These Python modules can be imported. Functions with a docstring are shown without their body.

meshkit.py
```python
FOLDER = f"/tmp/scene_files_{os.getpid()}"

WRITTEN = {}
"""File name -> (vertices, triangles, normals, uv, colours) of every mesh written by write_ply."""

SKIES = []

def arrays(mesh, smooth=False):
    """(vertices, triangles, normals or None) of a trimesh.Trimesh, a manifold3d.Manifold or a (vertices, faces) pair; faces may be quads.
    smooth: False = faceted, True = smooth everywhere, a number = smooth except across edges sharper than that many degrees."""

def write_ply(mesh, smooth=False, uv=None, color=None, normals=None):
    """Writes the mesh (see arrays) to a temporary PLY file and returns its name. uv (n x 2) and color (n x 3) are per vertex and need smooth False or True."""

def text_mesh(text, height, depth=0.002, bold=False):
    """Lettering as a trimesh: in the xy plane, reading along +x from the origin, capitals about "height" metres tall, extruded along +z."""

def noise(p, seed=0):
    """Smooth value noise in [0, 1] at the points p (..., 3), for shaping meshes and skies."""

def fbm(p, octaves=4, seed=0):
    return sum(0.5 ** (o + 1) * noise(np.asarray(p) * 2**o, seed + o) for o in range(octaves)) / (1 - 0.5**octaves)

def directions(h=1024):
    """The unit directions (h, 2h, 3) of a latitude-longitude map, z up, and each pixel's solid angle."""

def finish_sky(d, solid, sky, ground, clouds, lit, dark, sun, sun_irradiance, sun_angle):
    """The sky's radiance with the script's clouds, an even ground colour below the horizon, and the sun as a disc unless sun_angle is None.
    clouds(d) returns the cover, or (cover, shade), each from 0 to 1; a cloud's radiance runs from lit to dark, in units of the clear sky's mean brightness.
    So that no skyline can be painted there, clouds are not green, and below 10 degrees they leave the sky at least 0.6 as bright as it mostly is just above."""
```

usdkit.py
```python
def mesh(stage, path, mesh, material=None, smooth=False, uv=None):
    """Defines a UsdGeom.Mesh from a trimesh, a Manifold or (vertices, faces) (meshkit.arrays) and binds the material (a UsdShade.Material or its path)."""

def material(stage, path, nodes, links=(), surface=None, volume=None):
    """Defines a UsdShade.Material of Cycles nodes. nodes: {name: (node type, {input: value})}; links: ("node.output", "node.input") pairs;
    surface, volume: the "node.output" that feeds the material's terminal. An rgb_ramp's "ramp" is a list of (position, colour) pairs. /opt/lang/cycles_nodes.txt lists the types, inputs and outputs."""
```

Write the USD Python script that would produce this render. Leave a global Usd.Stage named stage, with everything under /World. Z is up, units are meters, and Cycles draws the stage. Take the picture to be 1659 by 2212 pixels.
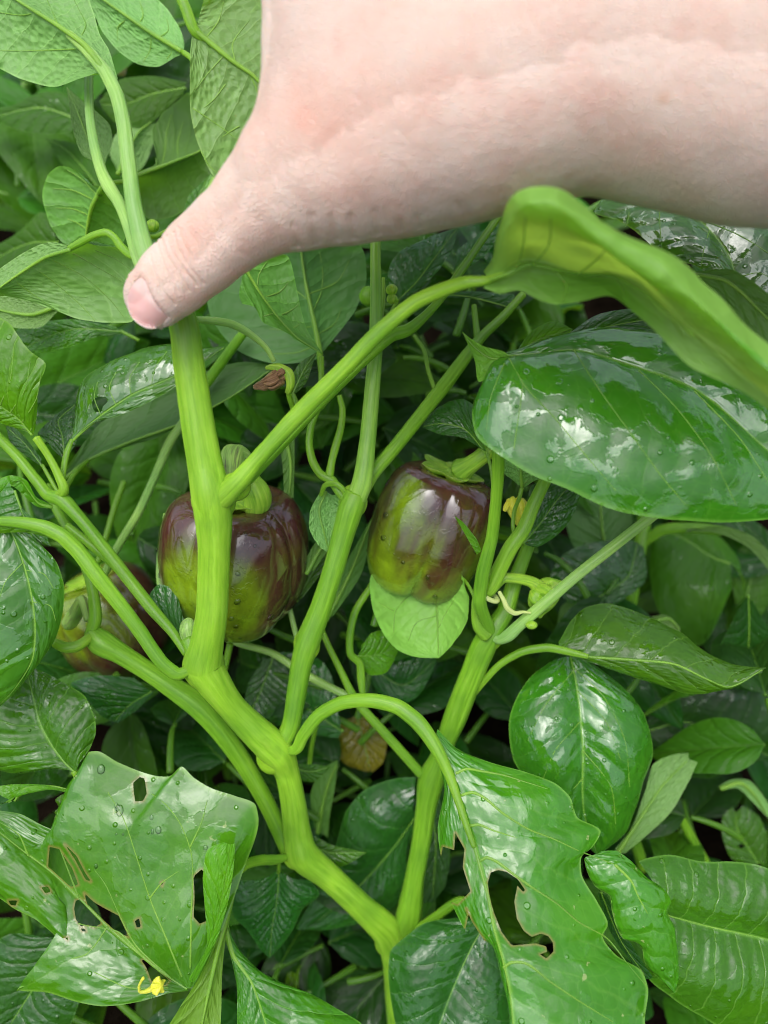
import math, random
import numpy as np, trimesh, usdkit, meshkit
from scipy.interpolate import LinearNDInterpolator, PchipInterpolator
from scipy.ndimage import gaussian_filter, gaussian_filter1d
from pxr import Usd, UsdGeom, UsdLux, UsdShade, Gf, Sdf, Vt

stage = Usd.Stage.CreateInMemory()
UsdGeom.SetStageUpAxis(stage, UsdGeom.Tokens.z); UsdGeom.SetStageMetersPerUnit(stage, 1.0)
world = UsdGeom.Xform.Define(stage, '/World'); stage.SetDefaultPrim(world.GetPrim())
UsdGeom.Scope.Define(stage, '/World/Looks')
rng = np.random.default_rng(7); random.seed(7)

# ------------------------------------------------------------------ camera, sky, sun
CAM = np.array([0, 0, 0.50]); PITCH = math.radians(45); FPX = 1664.0
FWD = np.array([0, math.cos(PITCH), -math.sin(PITCH)]); UP = np.array([0, math.sin(PITCH), math.cos(PITCH)]); RIGHT = np.array([1.0, 0, 0])
cam = UsdGeom.Camera.Define(stage, '/World/camera')
cam.AddTranslateOp().Set(Gf.Vec3d(*CAM)); cam.AddRotateXOp().Set(90 - math.degrees(PITCH))
cam.CreateHorizontalApertureAttr(24.0); cam.CreateVerticalApertureAttr(32.0)
cam.CreateFocalLengthAttr(24.0 * FPX / 1659.0)
cam.CreateFStopAttr(6.5); cam.CreateFocusDistanceAttr(0.262)
cam.CreateClippingRangeAttr(Gf.Vec2f(0.01, 200))
cam.CreateExposureAttr(0.36)
SUN_EL, SUN_AZ = math.radians(70), math.radians(-150)      # rotation = atan2(x, y)
dome = UsdLux.DomeLight.Define(stage, '/World/sky')
dm = usdkit.material(stage, '/World/Looks/overcast_sky', {
    's': ('sky_texture', {'sky_type': 'single_scattering', 'sun_disc': False, 'sun_elevation': SUN_EL, 'sun_rotation': SUN_AZ, 'air_density': 1.0, 'aerosol_density': 3.0}),
    'h': ('hsv', {'saturation': 0.42, 'value': 1.05}),
    'tc': ('texture_coordinate', {}), 'n': ('noise_texture', {'scale': 2.2, 'detail': 4.0}),
    'r': ('rgb_ramp', {'ramp': [(0.35, (.78, .80, .84)), (0.65, (1.25, 1.25, 1.25))]}),
    'm': ('mix_color', {'blend_type': 'multiply', 'fac': 1.0}),
    'sz': ('separate_xyz', {}), 'cie': ('map_range', {'from_min': 0.0, 'from_max': 1.0, 'to_min': .55, 'to_max': 1.22}), 'm2': ('mix_color', {'blend_type': 'multiply', 'fac': 1.0}),
    'b': ('background_shader', {'strength': 0.15})},
    [('s.color', 'h.color'), ('tc.generated', 'n.vector'), ('n.fac', 'r.fac'), ('h.color', 'm.a'), ('r.color', 'm.b'), ('tc.generated', 'sz.vector'), ('sz.z', 'cie.value'), ('m.result', 'm2.a'), ('cie.result', 'm2.b'), ('m2.result', 'b.color')], surface='b.background')
UsdShade.MaterialBindingAPI.Apply(dome.GetPrim()).Bind(dm)
dome.GetPrim().SetCustomDataByKey('kind', 'structure')
sun = UsdLux.DistantLight.Define(stage, '/World/sun')
sun.CreateNormalizeAttr(True); sun.CreateIntensityAttr(0.27); sun.CreateAngleAttr(75.0); sun.CreateColorAttr(Gf.Vec3f(1, .98, .95))
sun.AddRotateZOp().Set(-math.degrees(SUN_AZ)); sun.AddRotateXOp().Set(-(90 - math.degrees(SUN_EL)))

# ------------------------------------------------------------------ helpers
TILE = {'p': (0, 0, 1), '1': (0, 0, .36376), '3': (0, 548.6, .36376), '4': (548.6, 493.7, .3386), '5': (1042.3, 384.0, .3717),
        'c1': (0, 1042.3, .36376), 'c2': (493.7, 1042.3, .36376), 'c3': (1042.3, 1042.3, .3717), 'b1': (0, 1590.9, .36376),
        'b2': (493.7, 1590.9, .36376), 'b3': (1042.3, 1590.9, .3717), 'z1': (987.5, 932.6, .23148), 'z2': (329.2, 905.2, .23148),
        'z3': (0, 932.6, .24808), 'z4': (219.4, 411.5, .29762)}

def Q(s, tile='p'):
    """'x,y,d,w x,y ...' -> rows (x, y, d, w), missing d and w filled by interpolation (d: depth in cm)."""
    ox, oy, k = TILE[tile]; rows = []
    for tok in s.split():
        a = [float(t) if t else np.nan for t in tok.split(',')]; a += [np.nan] * (4 - len(a))
        rows.append([ox + k * a[0], oy + k * a[1], a[2], a[3]])
    r = np.array(rows); s_ = arc(r[:, :2])
    for c in (2, 3):
        ok = ~np.isnan(r[:, c])
        if ok.any() and not ok.all(): r[:, c] = np.interp(s_, s_[ok], r[ok, c])
    return r

def arc(p):
    d = np.r_[0, np.cumsum(np.linalg.norm(np.diff(p, axis=0), axis=1))]
    return d / max(d[-1], 1e-9)

def W(px, py, d):
    """a point d centimetres along the view axis."""
    px, py, d = np.broadcast_arrays(np.asarray(px, float), np.asarray(py, float), np.asarray(d, float) / 100)
    return CAM + ((px - 829.5) / FPX * d)[..., None] * RIGHT - ((py - 1106) / FPX * d)[..., None] * UP + d[..., None] * FWD

def P(w):
    q = np.asarray(w) - CAM; d = q @ FWD
    return 829.5 + (q @ RIGHT) / d * FPX, 1106 - (q @ UP) / d * FPX, d * 100

def spline(pts, n, smooth=True):
    pts = np.asarray(pts, float); t = arc(np.nan_to_num(pts[:, :3]))
    keep = np.r_[True, np.diff(t) > 1e-7]; pts, t = pts[keep], t[keep]
    u = np.linspace(0, 1, n)
    if len(pts) == 2 or not smooth: return np.stack([np.interp(u, t, c) for c in pts.T], 1)
    m = np.gradient(pts, t, axis=0) if len(pts) > 2 else None
    out = np.empty((n, pts.shape[1])); k = np.clip(np.searchsorted(t, u, 'right') - 1, 0, len(t) - 2)
    h = t[k + 1] - t[k]; x = (u - t[k]) / h
    h00, h10, h01, h11 = 2*x**3 - 3*x**2 + 1, x**3 - 2*x**2 + x, -2*x**3 + 3*x**2, x**3 - x**2
    # limited tangents keep the curve from overshooting at sharp corners
    return h00[:, None]*pts[k] + (h10*h)[:, None]*m[k]*.8 + h01[:, None]*pts[k + 1] + (h11*h)[:, None]*m[k + 1]*.8

USED = {}
def numbered(parent, name):
    k = (parent, name); USED[k] = USED.get(k, -1) + 1
    return name if USED[k] == 0 else f'{name}_{USED[k]:03d}'

BASE = {}
def thing(name, label, cat, base=(0, 0, 0), group=None):
    path = '/World/' + numbered('/World', name)
    x = UsdGeom.Xform.Define(stage, path); x.AddTranslateOp().Set(Gf.Vec3d(*map(float, base)))
    p = x.GetPrim(); p.SetCustomDataByKey('label', label); p.SetCustomDataByKey('category', cat)
    if group: p.SetCustomDataByKey('group', group)
    BASE[path] = np.asarray(base, float)
    return path

def obj(name, mesh, mat, parent, smooth=True, uv=None, label=None, kind=None, color=None):
    """one Mesh prim under parent; the mesh is given in world coordinates."""
    root = '/'.join(parent.split('/')[:3]); off = BASE.get(root, np.zeros(3))
    v, f = (np.asarray(mesh.vertices), np.asarray(mesh.faces)) if hasattr(mesh, 'vertices') else mesh
    path = parent + '/' + numbered(parent, name)
    m = usdkit.mesh(stage, path, (np.asarray(v) - off, f), M[mat] if isinstance(mat, str) else mat, smooth=smooth, uv=uv)
    if color is not None:
        UsdGeom.PrimvarsAPI(m).CreatePrimvar('tint', Sdf.ValueTypeNames.Color3fArray, 'vertex').Set(Vt.Vec3fArray.FromNumpy(np.asarray(color, np.float32)))
    p = m.GetPrim()
    if label: p.SetCustomDataByKey('label', label)
    if kind: p.SetCustomDataByKey('kind', kind)
    return path

def tube_mesh(pts, rad, sides=12, ribs=0.0, nrib=5, caps=True, rough=0.0, seed=0):
    """a tube through world points with a radius at each; ribs makes the ridges of a pepper stem."""
    pts = np.asarray(pts, float); n = len(pts); rad = np.broadcast_to(rad, n)
    tan = np.gradient(pts, axis=0); tan /= np.linalg.norm(tan, axis=1, keepdims=True) + 1e-12
    a = FWD - tan[0] * (FWD @ tan[0]) + 1e-5; a /= np.linalg.norm(a); V, UVs = [], []
    th = np.linspace(0, 2 * np.pi, sides + 1); s = np.r_[0, np.cumsum(np.linalg.norm(np.diff(pts, axis=0), axis=1))]
    for i in range(n):
        a = a - tan[i] * (a @ tan[i]); a /= np.linalg.norm(a); b = np.cross(tan[i], a)
        r = rad[i] * (1 + ribs * np.cos(nrib * th + 0.25 * s[i] / 0.03))
        if rough: r = r * (1 + rough * (meshkit.noise(np.stack([np.cos(th) * 2 + seed, np.sin(th) * 2, np.full_like(th, s[i] * 300)], 1)) - .5))
        r[-1] = r[0]
        V.append(pts[i] + np.outer(r * np.cos(th), a) + np.outer(r * np.sin(th), b)); UVs.append(np.stack([np.full(sides + 1, s[i] * 100), th / (2 * np.pi)], 1))
    V = np.concatenate(V); UVs = np.concatenate(UVs); k = sides + 1
    i, j = np.meshgrid(np.arange(n - 1), np.arange(sides), indexing='ij'); q = (i * k + j).ravel()
    F = np.vstack([np.stack([q, q + 1, q + k + 1], 1), np.stack([q, q + k + 1, q + k], 1)])
    if caps:
        for c, ring, flip in ((0, 0, 1), (n - 1, (n - 1) * k, 0)):
            V = np.vstack([V, pts[c] + tan[c] * rad[c] * (.35 if c else -.35)]); UVs = np.vstack([UVs, UVs[ring]]); ci = len(V) - 1
            j = np.arange(sides); t = np.stack([ring + j, ring + j + 1, np.full(sides, ci)], 1)
            F = np.vstack([F, t[:, ::-1] if flip else t])
    return V, F, UVs

def stem_pts(q, step=5):
    L = np.linalg.norm(np.diff(q[:, :2], axis=0), axis=1).sum()
    r = spline(q, max(6, int(L / step)))
    return W(r[:, 0], r[:, 1], r[:, 2]), .91 * r[:, 3] / 2 * r[:, 2] / 100 / FPX

def stem(parent, s, tile='p', mat='stem', name='stem', sides=16, ribs=.05, label=None, rough=.025, nrib=5, caps=True):
    q = Q(s, tile) if isinstance(s, str) else s
    c, r = stem_pts(q); v, f, uv = tube_mesh(c, r, sides, ribs, nrib, caps, rough, seed=len(USED))
    return obj(name, (v, f), mat, parent, uv=uv, label=label)

def pip(poly, x, y):
    c = np.zeros(x.shape, bool); n = len(poly)
    for i in range(n):
        (x0, y0), (x1, y1) = poly[i], poly[(i + 1) % n]
        m = (y0 > y) != (y1 > y)
        if y1 != y0: c ^= m & (x < (x1 - x0) * (y - y0) / (y1 - y0) + x0)
    return c

def leaf_grid(Lw, Mw, Rw, nv, bulge=.12, wave=.02, quilt=.03, nlat=7, slope=.3, seed=0, sgn=1):
    """surface between a left edge, a midrib and a right edge (world rows): puffed halves, wavy margin, quilting between the veins."""
    nu = len(Mw); v = np.linspace(-1, 1, nv); a = np.abs(v)
    E = np.where((v < 0)[None, :, None], Lw[:, None], Rw[:, None])
    pos = Mw[:, None] + (E - Mw[:, None]) * (a ** 1.0)[None, :, None]
    du = np.gradient(pos, axis=0); dv = np.gradient(pos, axis=1); nrm = np.cross(du, dv)
    ln = np.linalg.norm(nrm, axis=2, keepdims=True); nrm = nrm / np.maximum(ln, 1e-12)
    nrm = gaussian_filter(nrm, (3, 3, 0), mode='nearest'); nrm /= np.maximum(np.linalg.norm(nrm, axis=2, keepdims=True), 1e-9)
    wid = np.linalg.norm(E - Mw[:, None], axis=2); u = np.linspace(0, 1, nu)[:, None]
    wid = np.minimum(wid, .035)
    f = nlat * (u - slope * a[None] + .1 * a[None] ** 2) + .5 * (v > 0)[None]; dist = np.abs(f % 1 - .5) * 2     # 0 on a vein... 1 between
    q = np.sqrt(np.clip(1 - dist, 0, 1)) * np.minimum(1, a * 4)[None] * (1 - a[None] ** 3)
    nz = meshkit.noise(np.stack([u * 5 + 0 * v, 3 * v[None] + 0 * u + seed, 0 * u + 0 * v + seed * 1.7], -1), seed) - .5
    nz2 = meshkit.noise(np.stack([u * 13 + 0 * v, 7 * v[None] + 0 * u + seed, 0 * u + 0 * v + seed * .7], -1), seed + 5) - .5
    off = wid * (bulge * 4 * a * (1 - a))[None] + wid * quilt * q + wid * wave * 6 * nz * (a ** 1.5)[None] + wid * .06 * nz2 * a[None]
    return pos + sgn * nrm * off[..., None], nrm

def grid_faces(nu, nv):
    i, j = np.meshgrid(np.arange(nu - 1), np.arange(nv - 1), indexing='ij'); q = (i * nv + j).ravel()
    return np.vstack([np.stack([q, q + 1, q + nv + 1], 1), np.stack([q, q + nv + 1, q + nv], 1)])

def face_top(V, F, nu, nv, top_toward):
    """orders the faces so that the front is the leaf's upper side."""
    n = np.cross(V[F[:, 1]] - V[F[:, 0]], V[F[:, 2]] - V[F[:, 0]]).sum(0)
    return F if n @ top_toward > 0 else F[:, ::-1]

LEAFN = 0
def leaf(parent, Ms, Ls, Rs, tile='p', side='top', d=None, dl=0., dr=0., mat='leaf', nu=44, nv=25, bulge=.12, wave=.02, quilt=.03, nlat=6,
         slope=.32, pet=None, pett='p', holes=(), veins=(), vt=None, vw=3.2, mid=None, label=None, name='leaf', midrib=True, petmat='stem', drops=None, patch=None, sx=True, pw=1.0):
    """one leaf: Mesh, with petiole, midrib and drawn veins as sub-parts. Edge depths follow the midrib's plus dl/dr cm at half length."""
    global LEAFN; LEAFN += 1
    m, l, r = (Q(s, tile) for s in (Ms, Ls, Rs))
    for k in (m, l, r): k[:, 3] = 0
    if d is not None: m[:, 2] = np.interp(arc(m[:, :2]), np.linspace(0, 1, len(d)), d)
    m_ = spline(m, nu); out = []
    for e, de in ((l, dl), (r, dr)):
        nod = np.isnan(e[:, 2])
        if nod.any(): t = arc(e[:, :2]); e[:, 2] = np.interp(t, np.linspace(0, 1, nu), m_[:, 2]) + de * np.sin(np.pi * np.clip(t, 0, 1)) ** .6
        out.append(spline(e, nu))
    l_, r_ = out
    Mw, Lw, Rw = (W(k[:, 0], k[:, 1], k[:, 2]) for k in (m_, l_, r_))
    sgn = 1
    n0 = np.cross(np.gradient(Mw, axis=0), Rw - Lw).sum(0)
    toward = -FWD if side == 'top' else FWD
    sgn = 1 if n0 @ toward > 0 else -1
    pos, nrm = leaf_grid(Lw, Mw, Rw, nv, bulge, wave, quilt, nlat, slope, LEAFN, sgn)
    V = pos.reshape(-1, 3); F = face_top(V, grid_faces(nu, nv), nu, nv, toward)
    uu, vv = np.meshgrid(np.linspace(0, 1, nu), np.linspace(0, 1, nv), indexing='ij'); uv = np.stack([uu.ravel(), vv.ravel()], 1)
    if patch is not None:
        V2, F2, uv2 = patch; F2 = face_top(V2, F2, 0, 0, toward); F = np.vstack([F, F2 + len(V)]); V = np.vstack([V, V2]); uv = np.vstack([uv, uv2])
    tint = np.zeros((len(V), 3))
    if holes:
        x, y, dpt = P(V); c = F
        cx, cy = x[c].mean(1), y[c].mean(1); kill = np.zeros(len(F), bool)
        for h in holes: kill |= pip(Q(h, vt or tile)[:, :2], cx, cy)
        bv = np.intersect1d(np.unique(F[kill]), np.unique(F[~kill])); F = F[~kill]
        best = np.full(len(bv), 9.0); nx, ny = x[bv].copy(), y[bv].copy()
        for h in holes:
            q = Q(h, vt or tile)[:, :2]; q = np.vstack([q, q[:1]])
            for (x0, y0), (x1, y1) in zip(q[:-1], q[1:]):
                ex, ey = x1 - x0, y1 - y0; t = np.clip(((x[bv] - x0) * ex + (y[bv] - y0) * ey) / (ex * ex + ey * ey + 1e-9), 0, 1); qx, qy = x0 + t * ex, y0 + t * ey
                dd_ = np.hypot(x[bv] - qx, y[bv] - qy); k = dd_ < best; best[k], nx[k], ny[k] = dd_[k], qx[k], qy[k]
        V = V.copy(); V[bv] = W(nx, ny, dpt[bv]); near = np.full(len(V), 99.0)
        for h in holes:
            q = Q(h, vt or tile)[:, :2]; q = np.vstack([q, q[:1]])
            for (x0, y0), (x1, y1) in zip(q[:-1], q[1:]):
                ex, ey = x1 - x0, y1 - y0; t = np.clip(((x - x0) * ex + (y - y0) * ey) / (ex * ex + ey * ey + 1e-9), 0, 1); near = np.minimum(near, np.hypot(x - x0 - t * ex, y - y0 - t * ey))
        tint[:] = np.clip(1.15 - near / 5.0, 0, .9)[:, None]
    path = obj(name, (V, F), mat, parent, uv=uv, label=label, color=tint if mat == 'leaf_chewed' else None)
    up = nrm[:, nv // 2] * sgn                      # upper-side normal along the midrib
    mw = mid if mid is not None else (10 if side == 'under' else 7)
    if midrib:
        rad = np.linspace(mw / 2, 1.0, nu) * m_[:, 2] / 100 / FPX
        k = slice(0, nu - 1); c = pos[:, nv // 2] - up * (rad * (.55 if side == 'under' else .62))[:, None]
        v, f, tuv = tube_mesh(c[k], rad[k], 8)
        obj('midrib', (v, f), 'vein', path, uv=tuv)
    if veins:
        x, y, dd = P(V); itp = LinearNDInterpolator(np.stack([x, y], 1), np.c_[dd])
        for s in veins:
            q = Q(s, vt or tile); L = np.linalg.norm(np.diff(q[:, :2], axis=0), axis=1).sum()
            q[:, 2:] = 0; c = spline(q, max(8, int(L / 6))); dz = itp(c[:, :2])[:, 0]; ok = ~np.isnan(dz)
            if ok.sum() < 5: continue
            c = c[ok]; dz = gaussian_filter1d(dz[ok], 1.2)
            rr = np.linspace(vw / 2, .8, len(c)) * dz / 100 / FPX
            v, f, tuv = tube_mesh(W(c[:, 0], c[:, 1], dz + (.2 if side == 'top' else .1) * rr * 100), rr, 6)
            obj('vein', (v, f), 'vein', path, uv=tuv)
    if drops:
        x, y, dd = P(V); itp = LinearNDInterpolator(np.stack([x, y], 1), np.c_[dd]); q = Q(drops, vt or tile)
        for px, py, _, w in q:
            z = itp([[px, py]])[0, 0]
            if np.isnan(z): continue
            e = 4.0; zx, zy = itp([[px + e, py]])[0, 0], itp([[px, py + e]])[0, 0]; c0 = W(px, py, z); ta = W(px + e, py, zx) - c0; tb = W(px, py + e, zy) - c0; m3 = np.cross(tb, ta); m3 /= np.linalg.norm(m3)
            if np.isnan(m3).any(): continue
            if m3 @ FWD > 0: m3 = -m3
            ta /= np.linalg.norm(ta); tb = np.cross(m3, ta); sp = trimesh.creation.icosphere(subdivisions=2, radius=1); sv = np.asarray(sp.vertices) * w / 2 * z / 100 / FPX
            g_ = np.random.default_rng(int(px * 7 + py)); obj('water_drop', (c0 + sv[:, :1] * ta * g_.uniform(.8, 1.1) + sv[:, 1:2] * tb * g_.uniform(.9, 1.5) + sv[:, 2:] * m3 * .5, sp.faces), 'water', path)
    if pet is not None:
        q = Q(pet, pett); c, r = stem_pts(q, 6); v, f, tuv = tube_mesh(c, r, 12, .05, 3, True, .05)
        obj('petiole', (v, f), petmat, path, uv=tuv)
    return path

def sheet(parent, rails, mid, side, mat, nu=70, nv=41, seed=3, wave=.0016, label=None, tile='p'):
    """a leaf given by several lengthwise lines, edge to edge; mid is the index of its midrib."""
    R_ = [spline(np.c_[Q(r, tile)[:, :3], np.zeros(len(r.split()))], nu) for r in rails]; wr = np.stack([W(r[:, 0], r[:, 1], r[:, 2]) for r in R_], 1)
    pos = np.stack([spline(np.c_[wr[i] * 1000, np.zeros(len(rails))], nv)[:, :3] / 1000 for i in range(nu)])
    nz = meshkit.fbm(pos * 55, 3, seed) - .5; n_ = np.cross(np.gradient(pos, axis=0), np.gradient(pos, axis=1)); n_ /= np.linalg.norm(n_, axis=2, keepdims=True) + 1e-12; pos = gaussian_filter(pos + n_ * (nz * wave * 4)[..., None], (1.1, 1.1, 0), mode='nearest')
    V = pos.reshape(-1, 3); F = face_top(V, grid_faces(nu, nv), nu, nv, -FWD if side == 'top' else FWD)
    vm_ = mid / (len(rails) - 1); v = np.linspace(0, 1, nv); vv = np.where(v < vm_, .5 * v / vm_, .5 + .5 * (v - vm_) / (1 - vm_)); uu, vg = np.meshgrid(np.linspace(0, 1, nu), vv, indexing='ij')
    return obj('leaf', (V, F), mat, parent, uv=np.stack([uu.ravel(), vg.ravel()], 1), label=label)

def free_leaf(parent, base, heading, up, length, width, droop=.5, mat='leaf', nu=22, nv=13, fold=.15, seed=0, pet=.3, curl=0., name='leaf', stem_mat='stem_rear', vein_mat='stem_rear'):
    """a leaf placed freely in space: heading and up are unit vectors, droop bends it down along its length."""
    heading = heading / np.linalg.norm(heading); up = up - heading * (up @ heading); up /= np.linalg.norm(up); side = np.cross(heading, up)
    t = np.linspace(0, 1, nu); ang = droop * (t - .1)
    dx = np.cumsum(np.cos(ang)) / nu * length; dz = -np.cumsum(np.sin(ang)) / nu * length
    pts = base + np.outer(dx, heading) + np.outer(dz, up)
    w = width / 2 * np.sin(np.pi * t ** .72) ** .85 * (1 - .15 * t); w = np.maximum(w, .0004)
    nloc = np.outer(np.cos(ang), up) + np.outer(np.sin(ang), heading)
    tw = curl * t; sv = np.cos(tw)[:, None] * side + np.sin(tw)[:, None] * nloc
    L_ = pts - sv * w[:, None] + nloc * (fold * w)[:, None]; R_ = pts + sv * w[:, None] + nloc * (fold * w)[:, None]
    pos, nrm = leaf_grid(L_, pts, R_, nv, .16, .03, .04, 6, .3, seed, 1 if np.cross(np.gradient(pts, axis=0), R_ - L_).sum(0) @ up > 0 else -1)
    V = pos.reshape(-1, 3); F = face_top(V, grid_faces(nu, nv), nu, nv, up)
    uu, vv = np.meshgrid(t, np.linspace(0, 1, nv), indexing='ij')
    path = obj(name, (V, F), mat, parent, uv=np.stack([uu.ravel(), vv.ravel()], 1))
    rad = np.linspace(.0011, .0003, nu); v, f, tuv = tube_mesh(pos[:, nv // 2] - nrm[:, nv // 2] * 0 - nloc * (rad * .7)[:, None], rad, 6)
    obj('midrib', (v, f), vein_mat, path, uv=tuv)
    if pet:
        n = 8; s = np.linspace(1, 0, n)[:, None] * pet * length; c = base - heading * s - up * (s ** 2) * 1.5 / length
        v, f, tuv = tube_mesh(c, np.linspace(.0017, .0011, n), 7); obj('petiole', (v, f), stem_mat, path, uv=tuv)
    return path

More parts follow.
